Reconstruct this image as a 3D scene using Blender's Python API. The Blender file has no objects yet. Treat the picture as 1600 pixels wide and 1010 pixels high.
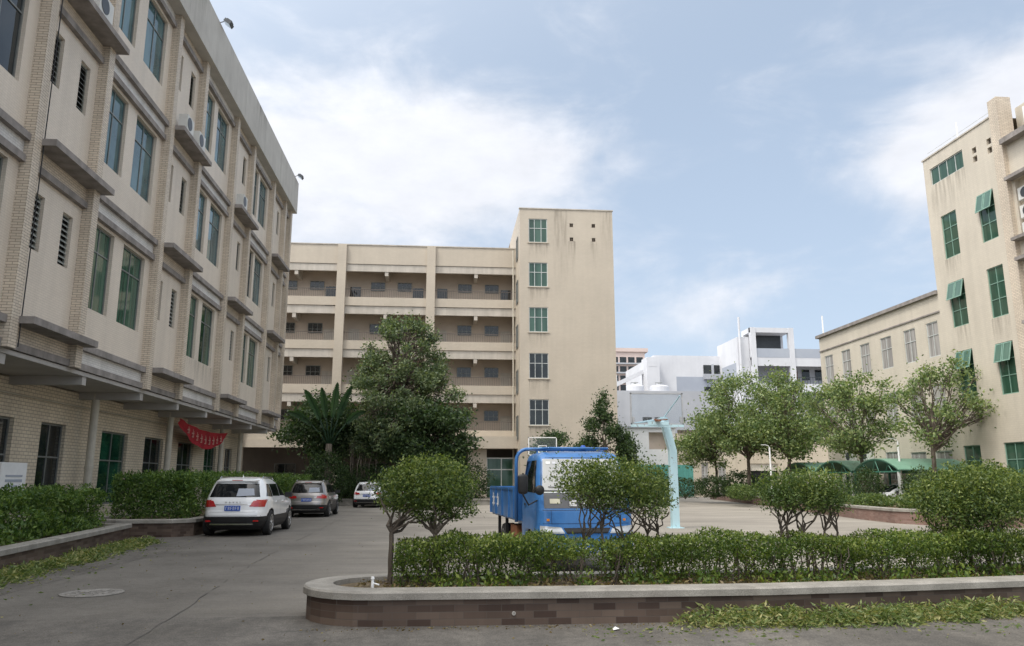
import bpy, math, random
import numpy as np
from mathutils import Matrix, Vector
random.seed(7); RNG = np.random.default_rng(11)
R = math.radians
S = bpy.context.scene
COL = S.collection

# ------------------------------------------------------------------ camera
cam_d = bpy.data.cameras.new("camera"); cam = bpy.data.objects.new("camera", cam_d); COL.objects.link(cam)
cam_d.sensor_width = 36; cam_d.lens = 36 * 1202 / 1600; cam_d.clip_end = 3000; cam_d.clip_start = 0.1
cam_d.shift_y = 3 / 1600
cam.location = (0, 0, 1.6)
cam.rotation_euler = (R(90 + 11.4), 0, R(-5.03))
S.camera = cam
# ------------------------------------------------------------------ light
SUN_DIR = Vector((-0.50, -0.34, 1.0)).normalized()
S.view_settings.view_transform = 'Standard'; S.view_settings.look = 'None'
S.view_settings.gamma = 1; S.view_settings.exposure = 0.5
sd = bpy.data.lights.new("sun", 'SUN'); sun = bpy.data.objects.new("sun", sd); COL.objects.link(sun)
sd.energy = 1.5; sd.angle = R(12); sd.color = (1, 0.955, 0.88)
sun.rotation_euler = SUN_DIR.to_track_quat('Z', 'Y').to_euler()
world = bpy.data.worlds.new("World"); S.world = world; world.use_nodes = True

def make_world():
    nt = world.node_tree; N = nt.nodes; L = nt.links; N.clear()
    out = N.new('ShaderNodeOutputWorld')
    sky = N.new('ShaderNodeTexSky'); sky.sky_type = 'NISHITA'; sky.sun_disc = False
    sky.sun_elevation = math.asin(SUN_DIR.z); sky.sun_rotation = math.atan2(SUN_DIR.x, SUN_DIR.y)
    sky.air_density = 1.0; sky.dust_density = 2.2; sky.ozone_density = 1.0
    bg = N.new('ShaderNodeBackground'); bg.inputs[1].default_value = 0.095
    L.new(sky.outputs[0], bg.inputs[0])
    tc = N.new('ShaderNodeTexCoord'); sx = N.new('ShaderNodeSeparateXYZ'); L.new(tc.outputs['Generated'], sx.inputs[0])
    def M(op, a, b=None, c=None):
        m = N.new('ShaderNodeMath'); m.operation = op
        for i, v in enumerate((a, b, c)):
            if v is None: continue
            if isinstance(v, (int, float)): m.inputs[i].default_value = v
            else: L.new(v, m.inputs[i])
        return m.outputs[0]
    az = M('ARCTAN2', sx.outputs[0], sx.outputs[1]); el = M('ARCSINE', sx.outputs[2])
    # (azimuth, elevation, radii, weight) of the cloud masses
    blobs = [(-9, 24.5, 12, 5.5, .85), (0, 24.0, 8, 4.2, .75), (-6, 18.5, 13, 6.5, .7), (10, 22.5, 8, 4, .48), (34.5, 20.2, 5.0, 2.4, .80),
             (40, 22.0, 7.5, 4.2, 1.25), (52, 18, 14, 8, .9), (21.7, 13.0, 6, 2.6, .55), (14, 11, 6, 3, .35), (-40, 30, 20, 10, .6), (120, 30, 40, 15, .8),
             (-120, 35, 40, 15, .8), (180, 25, 30, 12, .8)]
    tot = None
    for a, e, ra, re, w in blobs:
        da = M('DIVIDE', M('SUBTRACT', az, R(a)), R(ra)); de = M('DIVIDE', M('SUBTRACT', el, R(e)), R(re))
        g = M('MULTIPLY', M('EXPONENT', M('MULTIPLY', M('ADD', M('MULTIPLY', da, da), M('MULTIPLY', de, de)), -1.0)), w)
        tot = g if tot is None else M('ADD', tot, g)
    mp = N.new('ShaderNodeMapping'); mp.inputs['Scale'].default_value = (1, 1, 2.1); L.new(tc.outputs['Generated'], mp.inputs[0])
    n1 = N.new('ShaderNodeTexNoise'); n1.inputs['Scale'].default_value = 5.5; n1.inputs['Detail'].default_value = 9; n1.inputs['Roughness'].default_value = .58
    n1.inputs['Distortion'].default_value = .55; L.new(mp.outputs[0], n1.inputs['Vector'])
    n2 = N.new('ShaderNodeTexNoise'); n2.inputs['Scale'].default_value = 15; n2.inputs['Detail'].default_value = 8; n2.inputs['Roughness'].default_value = .6
    L.new(mp.outputs[0], n2.inputs['Vector'])
    d = M('ADD', tot, M('MULTIPLY', M('SUBTRACT', n1.outputs['Fac'], .5), 1.9))
    d = M('ADD', d, M('MULTIPLY', M('SUBTRACT', n2.outputs['Fac'], .5), .55))
    mr = N.new('ShaderNodeMapRange'); mr.interpolation_type = 'SMOOTHSTEP'; mr.inputs['From Min'].default_value = .05; mr.inputs['From Max'].default_value = 1.2
    mr.inputs['To Max'].default_value = .94; L.new(d, mr.inputs['Value'])
    # thin haze veil: pale everywhere, thicker near the horizon
    veil = M('ADD', .50, M('MULTIPLY', M('EXPONENT', M('MULTIPLY', M('MAXIMUM', el, 0.0), -4.5)), .36))
    bv = N.new('ShaderNodeBackground'); bv.inputs[0].default_value = (.51, .61, .74, 1); bv.inputs[1].default_value = 1.0
    m0 = N.new('ShaderNodeMixShader'); L.new(veil, m0.inputs[0]); L.new(bg.outputs[0], m0.inputs[1]); L.new(bv.outputs[0], m0.inputs[2])
    cr = N.new('ShaderNodeMapRange'); cr.inputs['From Min'].default_value = .3; cr.inputs['From Max'].default_value = .75; cr.inputs['To Min'].default_value = .9; cr.inputs['To Max'].default_value = 1.02
    L.new(n2.outputs['Fac'], cr.inputs['Value'])
    bc = N.new('ShaderNodeBackground'); bc.inputs[0].default_value = (.70, .715, .76, 1); L.new(cr.outputs[0], bc.inputs[1])
    m1 = N.new('ShaderNodeMixShader'); L.new(mr.outputs[0], m1.inputs[0]); L.new(m0.outputs[0], m1.inputs[1]); L.new(bc.outputs[0], m1.inputs[2])
    # wide hazy aureole of the veiled sun, out of view, added for warm ambient light
    dp = N.new('ShaderNodeVectorMath'); dp.operation = 'DOT_PRODUCT'; L.new(tc.outputs['Generated'], dp.inputs[0]); dp.inputs[1].default_value = SUN_DIR
    au = M('MULTIPLY', M('POWER', M('MAXIMUM', dp.outputs['Value'], 0.0), 2.2), 1.9)
    ba = N.new('ShaderNodeBackground'); ba.inputs[0].default_value = (1, .945, .86, 1); L.new(au, ba.inputs[1])
    ad = N.new('ShaderNodeAddShader'); L.new(m1.outputs[0], ad.inputs[0]); L.new(ba.outputs[0], ad.inputs[1])
    L.new(ad.outputs[0], out.inputs[0])
make_world()

# ------------------------------------------------------------------ materials
def _mat(name):
    m = bpy.data.materials.new(name); m.use_nodes = True
    nt = m.node_tree; return m, nt, nt.nodes['Principled BSDF'], nt.nodes, nt.links

def noise_mat(name, c1, c2, scale=3.0, rough=.8, metal=0, bump=0.0, zs=1.0, detail=6, contrast=(.35, .65), spec=.3, streak=0.0, fine=0.0, coat=0.0):
    """base colour varied by world-position noise; zs < 1 stretches it into vertical stains"""
    m, nt, b, N, L = _mat(name)
    g = N.new('ShaderNodeNewGeometry'); mp = N.new('ShaderNodeMapping'); mp.inputs['Scale'].default_value = (1, 1, zs); L.new(g.outputs['Position'], mp.inputs[0])
    n = N.new('ShaderNodeTexNoise'); n.inputs['Scale'].default_value = scale; n.inputs['Detail'].default_value = detail; n.inputs['Roughness'].default_value = .6
    L.new(mp.outputs[0], n.inputs['Vector'])
    r = N.new('ShaderNodeValToRGB'); r.color_ramp.elements[0].position, r.color_ramp.elements[1].position = contrast
    r.color_ramp.elements[0].color = (*c1, 1); r.color_ramp.elements[1].color = (*c2, 1)
    L.new(n.outputs['Fac'], r.inputs[0]); col = r.outputs[0]
    if streak: col = _streak(N, L, g, col, streak)
    if fine:
        n3 = N.new('ShaderNodeTexNoise'); n3.inputs['Scale'].default_value = scale * 45; n3.inputs['Detail'].default_value = 3; L.new(g.outputs['Position'], n3.inputs['Vector'])
        mr = N.new('ShaderNodeMapRange'); mr.inputs['From Min'].default_value = .3; mr.inputs['From Max'].default_value = .7; mr.inputs['To Min'].default_value = 1 - fine; mr.inputs['To Max'].default_value = 1 + fine
        L.new(n3.outputs['Fac'], mr.inputs['Value']); vm = N.new('ShaderNodeVectorMath'); vm.operation = 'SCALE'; L.new(col, vm.inputs[0]); L.new(mr.outputs[0], vm.inputs['Scale']); col = vm.outputs[0]
    L.new(col, b.inputs['Base Color'])
    b.inputs['Roughness'].default_value = rough; b.inputs['Metallic'].default_value = metal; b.inputs['Specular IOR Level'].default_value = spec
    b.inputs['Coat Weight'].default_value = coat; b.inputs['Coat Roughness'].default_value = .06
    if bump:
        n2 = N.new('ShaderNodeTexNoise'); n2.inputs['Scale'].default_value = scale * 12; n2.inputs['Detail'].default_value = 4; L.new(g.outputs['Position'], n2.inputs['Vector'])
        bp = N.new('ShaderNodeBump'); bp.inputs['Strength'].default_value = bump; bp.inputs['Distance'].default_value = .02; L.new(n2.outputs['Fac'], bp.inputs['Height']); L.new(bp.outputs[0], b.inputs['Normal'])
    return m

def _streak(N, L, g, col, amount):
    mp = N.new('ShaderNodeMapping'); mp.inputs['Scale'].default_value = (1.6, 1.6, .09); L.new(g.outputs['Position'], mp.inputs[0])
    n = N.new('ShaderNodeTexNoise'); n.inputs['Scale'].default_value = 1.3; n.inputs['Detail'].default_value = 5; n.inputs['Roughness'].default_value = .65; L.new(mp.outputs[0], n.inputs['Vector'])
    mr = N.new('ShaderNodeMapRange'); mr.inputs['From Min'].default_value = .42; mr.inputs['From Max'].default_value = .7; mr.inputs['To Min'].default_value = 1.0; mr.inputs['To Max'].default_value = 1 - amount
    L.new(n.outputs['Fac'], mr.inputs['Value'])
    vm = N.new('ShaderNodeVectorMath'); vm.operation = 'SCALE'; L.new(col, vm.inputs[0]); L.new(mr.outputs[0], vm.inputs['Scale']); return vm.outputs[0]

def tile_mat(name, c1, c2, mortar, bw, bh, ms=.007, rough=.5, streak=.12, bias=0.0, spec=.35, big=.1, offset=.5):
    """small wall tiles laid on any vertical face (u = x + y, v = z)"""
    m, nt, b, N, L = _mat(name)
    g = N.new('ShaderNodeNewGeometry'); s = N.new('ShaderNodeSeparateXYZ'); L.new(g.outputs['Position'], s.inputs[0])
    a = N.new('ShaderNodeMath'); a.operation = 'ADD'; L.new(s.outputs[0], a.inputs[0]); L.new(s.outputs[1], a.inputs[1])
    c = N.new('ShaderNodeCombineXYZ'); L.new(a.outputs[0], c.inputs[0]); L.new(s.outputs[2], c.inputs[1])
    t = N.new('ShaderNodeTexBrick'); t.inputs['Scale'].default_value = 1; t.inputs['Brick Width'].default_value = bw; t.inputs['Row Height'].default_value = bh
    t.inputs['Mortar Size'].default_value = ms; t.inputs['Mortar Smooth'].default_value = .2; t.inputs['Bias'].default_value = bias; t.offset = offset
    t.inputs['Color1'].default_value = (*c1, 1); t.inputs['Color2'].default_value = (*c2, 1); t.inputs['Mortar'].default_value = (*mortar, 1)
    L.new(c.outputs[0], t.inputs['Vector']); col = t.outputs['Color']
    n = N.new('ShaderNodeTexNoise'); n.inputs['Scale'].default_value = .55; n.inputs['Detail'].default_value = 7; L.new(g.outputs['Position'], n.inputs['Vector'])
    mr = N.new('ShaderNodeMapRange'); mr.inputs['From Min'].default_value = .3; mr.inputs['From Max'].default_value = .7; mr.inputs['To Min'].default_value = 1 - big; mr.inputs['To Max'].default_value = 1 + big * .5
    L.new(n.outputs['Fac'], mr.inputs['Value']); vm = N.new('ShaderNodeVectorMath'); vm.operation = 'SCALE'; L.new(col, vm.inputs[0]); L.new(mr.outputs[0], vm.inputs['Scale'])
    col = _streak(N, L, g, vm.outputs[0], streak)
    L.new(col, b.inputs['Base Color']); b.inputs['Roughness'].default_value = rough; b.inputs['Specular IOR Level'].default_value = spec
    bp = N.new('ShaderNodeBump'); bp.inputs['Strength'].default_value = .35; bp.inputs['Distance'].default_value = .006; bp.invert = True; L.new(t.outputs['Fac'], bp.inputs['Height']); L.new(bp.outputs[0], b.inputs['Normal'])
    return m

def leaf_mat(name, dark, mid, light, trans=.3, rough=.45):
    m, nt, b, N, L = _mat(name)
    g = N.new('ShaderNodeNewGeometry'); r = N.new('ShaderNodeValToRGB'); cr = r.color_ramp
    cr.elements[0].color = (*dark, 1); cr.elements[1].color = (*light, 1); e = cr.elements.new(.55); e.color = (*mid, 1)
    n = N.new('ShaderNodeTexNoise'); n.inputs['Scale'].default_value = 1.7; n.inputs['Detail'].default_value = 4; L.new(g.outputs['Position'], n.inputs['Vector'])
    mx = N.new('ShaderNodeMath'); mx.operation = 'MULTIPLY_ADD'; L.new(n.outputs['Fac'], mx.inputs[0]); mx.inputs[1].default_value = 1.1; mx.inputs[2].default_value = -.55
    ad = N.new('ShaderNodeMath'); ad.operation = 'ADD'; L.new(g.outputs['Random Per Island'], ad.inputs[0]); L.new(mx.outputs[0], ad.inputs[1]); ad.use_clamp = True
    L.new(ad.outputs[0], r.inputs[0]); L.new(r.outputs[0], b.inputs['Base Color'])
    b.inputs['Roughness'].default_value = rough; b.inputs['Specular IOR Level'].default_value = .35
    tr = N.new('ShaderNodeBsdfTranslucent'); vm = N.new('ShaderNodeVectorMath'); vm.operation = 'MULTIPLY'; vm.inputs[1].default_value = (1.5, 1.5, .6); L.new(r.outputs[0], vm.inputs[0]); L.new(vm.outputs[0], tr.inputs[0])
    mix = N.new('ShaderNodeMixShader'); mix.inputs[0].default_value = trans; L.new(b.outputs[0], mix.inputs[1]); L.new(tr.outputs[0], mix.inputs[2])
    L.new(mix.outputs[0], N['Material Output'].inputs[0]); return m

def glass_mat(name, col, col2, rough=.04, spec=.6):
    m, nt, b, N, L = _mat(name)
    g = N.new('ShaderNodeNewGeometry'); n = N.new('ShaderNodeTexNoise'); n.inputs['Scale'].default_value = .9; n.inputs['Detail'].default_value = 3; L.new(g.outputs['Position'], n.inputs['Vector'])
    r = N.new('ShaderNodeValToRGB'); r.color_ramp.elements[0].position, r.color_ramp.elements[1].position = (.4, .6); r.color_ramp.elements[0].color = (*col, 1); r.color_ramp.elements[1].color = (*col2, 1)
    L.new(n.outputs['Fac'], r.inputs[0]); L.new(r.outputs[0], b.inputs['Base Color']); b.inputs['Roughness'].default_value = rough; b.inputs['Specular IOR Level'].default_value = spec
    n2 = N.new('ShaderNodeTexNoise'); n2.inputs['Scale'].default_value = .7; L.new(g.outputs['Position'], n2.inputs['Vector'])
    bp = N.new('ShaderNodeBump'); bp.inputs['Strength'].default_value = .12; bp.inputs['Distance'].default_value = .05; L.new(n2.outputs['Fac'], bp.inputs['Height']); L.new(bp.outputs[0], b.inputs['Normal'])
    return m

def curtain_glass_mat(name, c1, c2, scale=9):
    """tinted pane with the folds of a pale curtain right behind it"""
    m, nt, b, N, L = _mat(name)
    g = N.new('ShaderNodeNewGeometry'); mp = N.new('ShaderNodeMapping'); mp.inputs['Scale'].default_value = (1, 1, .04); L.new(g.outputs['Position'], mp.inputs[0])
    n = N.new('ShaderNodeTexNoise'); n.inputs['Scale'].default_value = scale; n.inputs['Detail'].default_value = 3; L.new(mp.outputs[0], n.inputs['Vector'])
    r = N.new('ShaderNodeValToRGB'); r.color_ramp.elements[0].position, r.color_ramp.elements[1].position = (.35, .65); r.color_ramp.elements[0].color = (*c1, 1); r.color_ramp.elements[1].color = (*c2, 1)
    L.new(n.outputs['Fac'], r.inputs[0]); L.new(r.outputs[0], b.inputs['Base Color']); b.inputs['Roughness'].default_value = .05; b.inputs['Specular IOR Level'].default_value = .5
    return m

def plain(name, c, rough=.5, metal=0, spec=.4, coat=0.0, var=.12, scale=4):
    return noise_mat(name, tuple(x * (1 - var) for x in c), tuple(min(1, x * (1 + var)) for x in c), scale=scale, rough=rough, metal=metal, spec=spec, coat=coat)

MT = dict(
    tile=tile_mat('cream_tile', (.68, .59, .475), (.585, .50, .40), (.30, .255, .205), .23, .068, .008, big=.14),
    tile_plain=tile_mat('cream_wall_tile', (.705, .625, .525), (.675, .595, .50), (.56, .49, .405), .20, .064, .005, streak=.10, big=.06),
    tile_white=tile_mat('white_band_tile', (.74, .72, .68), (.68, .66, .63), (.50, .48, .46), .20, .064, .006, streak=.2),
    tile_court=tile_mat('court_wall_tile', (.515, .452, .368), (.493, .432, .35), (.457, .40, .325), .20, .1, .006, streak=.05, big=.06),
    tile_right=tile_mat('tower_wall_tile', (.605, .548, .455), (.58, .525, .435), (.52, .47, .39), .20, .1, .006, streak=.10, big=.07),
    tile_ground=tile_mat('ground_floor_tile', (.74, .645, .50), (.66, .565, .435), (.38, .32, .25), .24, .1, .011, big=.12),
    ledge=noise_mat('ledge_concrete', (.22, .20, .185), (.33, .30, .28), 2.2, .85, streak=.25, bump=.2),
    parapet=noise_mat('parapet_paint', (.46, .44, .405), (.52, .50, .46), 1.1, .85, streak=.12),
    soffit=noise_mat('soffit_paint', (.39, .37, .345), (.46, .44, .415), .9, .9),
    whitebeam=noise_mat('white_beam_paint', (.47, .43, .375), (.54, .495, .435), 1.2, .8, streak=.2),
    gallery=noise_mat('gallery_wall_paint', (.47, .395, .325), (.53, .45, .375), .8, .85),
    pipe_grey=plain('grey_board_frame', (.36, .37, .38), .5),
    iron=noise_mat('worn_cover', (.17, .16, .145), (.27, .255, .235), 6, .75, bump=.2, fine=.2),
    rail=plain('rail_steel', (.13, .11, .095), .6),
    hall=noise_mat('hall_painted_shade', (.15, .125, .105), (.20, .17, .145), .6, .9),  # gallery paint darkened, so the shade of the unlit hall is in the colour
    glass_g=glass_mat('green_glass', (.006, .035, .022), (.014, .085, .05)),
    glass_b=glass_mat('teal_reflection_glass', (.035, .085, .095), (.075, .155, .165), spec=.8),  # teal-blue reflection on the upper rows put into the pane colour
    glass_d=glass_mat('dark_glass', (.006, .009, .010), (.018, .024, .026)),
    glass_car=glass_mat('car_glass', (.004, .005, .006), (.010, .012, .014), spec=.55),
    glass_gc=curtain_glass_mat('green_glass_with_curtain', (.018, .06, .04), (.06, .14, .095)),
    glass_t=curtain_glass_mat('tower_green_glass', (.022, .062, .040), (.05, .105, .072), 3),
    glass_s=curtain_glass_mat('open_sash_glass', (.06, .13, .10), (.09, .17, .135), 3),
    glass_m=curtain_glass_mat('grey_green_glass', (.025, .06, .045), (.06, .12, .092), 3),
    glass_c=curtain_glass_mat('pale_curtain_glass', (.22, .21, .20), (.42, .40, .38), 6),
    alu=plain('window_frame_metal', (.20, .21, .20), .45, .3),
    alu_w=plain('pale_frame_metal', (.55, .57, .55), .45, .2),
    frame_g=plain('green_frame_metal', (.05, .17, .12), .4, .2),
    frame_p=plain('pale_green_frame_metal', (.22, .36, .29), .4, .2),
    louver=plain('louver_slats', (.30, .31, .28), .5),
    black=plain('black_plastic', (.015, .015, .016), .5),
    rubber=plain('tyre_rubber', (.018, .018, .018), .85),
    rim=plain('alloy_rim', (.55, .56, .57), .28, .9),
    white_car=plain('white_car_paint', (.78, .79, .80), .25, 0, .5, coat=1, var=.02),
    grey_car=plain('grey_car_paint', (.29, .275, .265), .28, .55, .5, coat=1, var=.03),
    blue=noise_mat('blue_truck_paint', (.03, .135, .36), (.05, .18, .44), 2.5, .42, coat=.45, fine=.08, streak=.12),
    red_lens=plain('red_lamp_lens', (.42, .012, .015), .12, 0, .6, coat=1),
    clear_lens=plain('clear_lamp_lens', (.5, .52, .53), .1, .2, .7, coat=1),
    plate=plain('blue_plate', (.02, .09, .42), .4),
    white=plain('white_paint', (.78, .78, .77), .5, var=.04),
    chrome=plain('chrome_trim', (.55, .55, .55), .15, 1),
    cap=noise_mat('granite_cap', (.225, .21, .185), (.335, .315, .28), 3.0, .7, bump=.12, fine=.32, streak=.1),
    dark_tile=tile_mat('brown_planter_tile', (.058, .034, .025), (.155, .112, .086), (.11, .09, .075), .26, .076, .0035, .6, streak=.2, big=.25, offset=.37),
    red_tile=tile_mat('red_planter_tile', (.21, .125, .10), (.28, .19, .16), (.2, .15, .13), .23, .062, .004, .7, streak=.2, big=.2),
    soil=noise_mat('planter_soil', (.075, .055, .035), (.20, .155, .095), 6, .95, bump=.8, fine=.3),
    bark=noise_mat('bark', (.075, .06, .048), (.16, .132, .105), 7, .9, bump=.7, zs=.3),
    bark_g=noise_mat('grey_bark', (.11, .092, .074), (.21, .18, .148), 9, .9, bump=.6, zs=.3),
    aqua=noise_mat('aqua_pole_paint', (.22, .20, .18), (.46, .64, .69), 9, .6, contrast=(.33, .39), fine=.05),
    backboard=plain('backboard_acrylic', (.42, .50, .54), .25, var=.05),
    rust=noise_mat('rusty_steel', (.16, .06, .03), (.30, .13, .06), 5, .8),
    pipe=plain('pvc_pipe', (.50, .465, .39), .55, var=.08),
    banner=noise_mat('red_banner_cloth', (.33, .018, .03), (.45, .03, .04), 2, .8),
    pale_letter=plain('pale_lettering', (.62, .40, .33), .8),
    far_white=noise_mat('far_white_paint', (.56, .57, .60), (.64, .65, .68), .25, .8, streak=.04),
    far_grey=noise_mat('far_grey_paint', (.36, .375, .41), (.42, .435, .465), .3, .8, streak=.04),
    far_blue=noise_mat('far_bluegrey_panel', (.33, .36, .42), (.38, .41, .46), .3, .8),
    far_pink=noise_mat('far_pink_paint', (.55, .45, .42), (.62, .52, .48), .3, .8),
    cream=noise_mat('cream_render', (.52, .45, .35), (.59, .52, .41), .5, .85, streak=.15),
    door_red=plain('red_door', (.20, .075, .06), .6),
    shutter=plain('roller_shutter', (.52, .48, .40), .6),
    dark=plain('dark_opening', (.012, .012, .013), .9),
    teal=plain('teal_sheet', (.10, .33, .28), .6),
    green_roof=noise_mat('green_carport_sheet', (.12, .24, .17), (.18, .32, .235), .8, .5),
    ac=plain('ac_casing', (.60, .60, .57), .5, var=.05),
    lamp_grey=plain('floodlight_case', (.06, .065, .07), .4, .4),
    lf_hedge=leaf_mat('hedge_leaf', (.030, .060, .012), (.080, .135, .024), (.21, .265, .055)),
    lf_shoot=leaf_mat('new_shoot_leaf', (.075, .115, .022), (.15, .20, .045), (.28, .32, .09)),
    lf_top=leaf_mat('topiary_leaf', (.032, .062, .016), (.082, .130, .032), (.22, .265, .075)),
    lf_dark=leaf_mat('dark_tree_leaf', (.018, .038, .015), (.042, .078, .028), (.09, .135, .05)),
    lf_mid=leaf_mat('mid_tree_leaf', (.046, .078, .040), (.115, .16, .08), (.23, .275, .14)),
    lf_camphor=leaf_mat('camphor_leaf', (.058, .104, .036), (.145, .205, .078), (.30, .355, .15)),
    lf_palm=leaf_mat('palm_leaf', (.016, .044, .022), (.034, .078, .036), (.07, .12, .055)),
    lf_shrub=leaf_mat('shrub_leaf', (.036, .070, .018), (.080, .130, .036), (.19, .24, .075)),
    lf_left=leaf_mat('left_hedge_leaf', (.036, .080, .018), (.085, .155, .034), (.19, .27, .07)),
    lf_cut=leaf_mat('cut_leaf', (.075, .12, .035), (.16, .21, .065), (.36, .34, .15)),
    lf_dry=leaf_mat('dry_leaf', (.10, .07, .03), (.20, .15, .07), (.30, .26, .13)),
)

# ------------------------------------------------------------------ mesh helpers
class MB:
    def __init__(s): s.v = []; s.f = []; s.m = []; s.cm = 0
    def add(s, vs, fs):
        o = len(s.v); s.v += [tuple(p) for p in vs]; s.f += [tuple(i + o for i in f) for f in fs]; s.m += [s.cm] * len(fs); return s
    def quad(s, a, b, c, d): return s.add([a, b, c, d], [(0, 1, 2, 3)])
    def box(s, x0, x1, y0, y1, z0, z1, M=None):
        vs = [(x0, y0, z0), (x1, y0, z0), (x1, y1, z0), (x0, y1, z0), (x0, y0, z1), (x1, y0, z1), (x1, y1, z1), (x0, y1, z1)]
        if M is not None: vs = [M @ Vector(v) for v in vs]
        return s.add(vs, [(0, 3, 2, 1), (4, 5, 6, 7), (0, 1, 5, 4), (1, 2, 6, 5), (2, 3, 7, 6), (3, 0, 4, 7)])
    def tube(s, pts, rad, n=8, cap=True):
        pts = [Vector(p) for p in pts]; k = len(pts)
        if not hasattr(rad, '__len__'): rad = [rad] * k
        vs = []; up = None
        for i, p in enumerate(pts):
            t = (pts[min(i + 1, k - 1)] - pts[max(i - 1, 0)])
            t = t.normalized() if t.length > 1e-9 else Vector((0, 0, 1))
            if up is None:
                a = Vector((0, 0, 1)) if abs(t.z) < .9 else Vector((1, 0, 0)); up = (a - t * a.dot(t)).normalized()
            else:
                up = up - t * up.dot(t); up = up.normalized() if up.length > 1e-6 else t.orthogonal().normalized()
            b = t.cross(up)
            for j in range(n):
                a = 2 * math.pi * j / n; vs.append(p + (up * math.cos(a) + b * math.sin(a)) * rad[i])
        fs = [(i * n + j, i * n + (j + 1) % n, (i + 1) * n + (j + 1) % n, (i + 1) * n + j) for i in range(k - 1) for j in range(n)]
        if cap: fs += [tuple(range(n - 1, -1, -1)), tuple(range((k - 1) * n, k * n))]
        return s.add(vs, fs)
    def lathe(s, prof, c=(0, 0, 0), axis='z', n=20):
        vs = []; k = len(prof)
        for r, h in prof:
            for j in range(n):
                a = 2 * math.pi * j / n; x, y = r * math.cos(a), r * math.sin(a)
                p = (x, y, h) if axis == 'z' else ((h, x, y) if axis == 'x' else (x, h, y))
                vs.append((p[0] + c[0], p[1] + c[1], p[2] + c[2]))
        fs = [(i * n + j, i * n + (j + 1) % n, (i + 1) * n + (j + 1) % n, (i + 1) * n + j) for i in range(k - 1) for j in range(n)]
        fs += [tuple(range(n - 1, -1, -1)), tuple(range((k - 1) * n, k * n))]
        return s.add(vs, fs)
    def prism(s, poly, z0, z1):
        n = len(poly); vs = [(x, y, z0) for x, y in poly] + [(x, y, z1) for x, y in poly]
        return s.add(vs, [tuple(range(n - 1, -1, -1)), tuple(range(n, 2 * n))] + [(i, (i + 1) % n, n + (i + 1) % n, n + i) for i in range(n)])
    def build(s, name, mats, parent=None, world=False, smooth=False, label=None):
        me = bpy.data.meshes.new(name); me.from_pydata(s.v, [], s.f)
        if not isinstance(mats, (list, tuple)): mats = [mats]
        for m in mats: me.materials.append(MT[m] if isinstance(m, str) else m)
        if len(mats) > 1: me.polygons.foreach_set('material_index', s.m)
        if smooth: me.polygons.foreach_set('use_smooth', [True] * len(me.polygons))
        me.update(); return link(name, me, parent, world, label)

def link(name, me, parent=None, world=False, label=None):
    o = bpy.data.objects.new(name, me); COL.objects.link(o)
    if parent is not None:
        o.parent = parent
        if world: o.matrix_parent_inverse = root_matrix(parent).inverted()
    if label: o['label'] = label
    return o
def root_matrix(o):
    m = o.matrix_basis.copy()
    while o.parent is not None:
        m = o.matrix_parent_inverse @ m; o = o.parent; m = o.matrix_basis @ m
    return m
def tag(o, label, cat, group=None, kind=None):
    o['label'] = label; o['category'] = cat
    if group: o['group'] = group
    if kind: o['kind'] = kind
    return o
def thing(name, label, cat, loc=(0, 0, 0), rz=0, group=None):
    o = bpy.data.objects.new(name, None); COL.objects.link(o); o.location = loc; o.rotation_euler = (0, 0, rz); o.empty_display_size = .2
    return tag(o, label, cat, group)
def structure(name, mb, m, label):
    o = mb.build(name, m); o['kind'] = 'structure'; o['label'] = label; o['category'] = name.replace('_', ' '); return o
def dup(root, loc, rz=None, label=None):
    r = root.copy(); COL.objects.link(r); r.location = loc
    if rz is not None: r.rotation_euler = (0, 0, rz)
    if label: r['label'] = label
    for ch in list(root.children):
        c = ch.copy(); COL.objects.link(c); c.parent = r
        for g in list(ch.children):
            d = g.copy(); COL.objects.link(d); d.parent = c
    return r

# ---- leaves: many small folded faces
def leaf_mesh(name, P, size, mat, parent=None, aspect=.45, up=.35, out=None, label=None, world=True, flat=0.0):
    P = np.asarray(P, float); n = len(P); r = RNG
    d = r.normal(size=(n, 3)); d[:, 2] += up
    if out is not None: d += out
    if flat: d[:, 2] *= (1 - flat)
    d /= np.linalg.norm(d, axis=1)[:, None] + 1e-9
    q = r.normal(size=(n, 3)); q[:, 2] *= .5; s = np.cross(d, q); s /= np.linalg.norm(s, axis=1)[:, None] + 1e-9
    nn = np.cross(s, d)
    L = (np.asarray(size) * r.uniform(.5, 1.5, n))[:, None] if np.ndim(size) == 0 else (size * r.uniform(.7, 1.25, n))[:, None]
    W = L * aspect * .5
    V = np.empty((n, 4, 3)); mid = P + d * L * .45 + nn * L * .06
    V[:, 0] = P; V[:, 1] = mid + s * W; V[:, 2] = P + d * L; V[:, 3] = mid - s * W
    me = bpy.data.meshes.new(name); me.vertices.add(4 * n); me.vertices.foreach_set('co', V.reshape(-1))
    me.loops.add(4 * n); me.loops.foreach_set('vertex_index', np.arange(4 * n, dtype=np.int32))
    me.polygons.add(n); me.polygons.foreach_set('loop_start', np.arange(0, 4 * n, 4, dtype=np.int32))
    try: me.polygons.foreach_set('loop_total', np.full(n, 4, dtype=np.int32))
    except Exception: pass
    me.materials.append(MT[mat]); me.update(calc_edges=True); me.validate()
    return link(name, me, parent, world, label)
def blob_pts(c, rad, n, inner=.55, power=.5):
    d = RNG.normal(size=(n, 3)); d /= np.linalg.norm(d, axis=1)[:, None]
    rr = inner + (1 - inner) * RNG.uniform(size=n) ** power
    rr *= 1 + .14 * np.sin(d[:, 0] * 7 + c[0] * 3) * np.sin(d[:, 2] * 6 + c[1]) + .09 * np.sin(d[:, 1] * 11 + c[2] * 2)
    return np.array(c) + d * rr[:, None] * np.array(rad)
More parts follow.
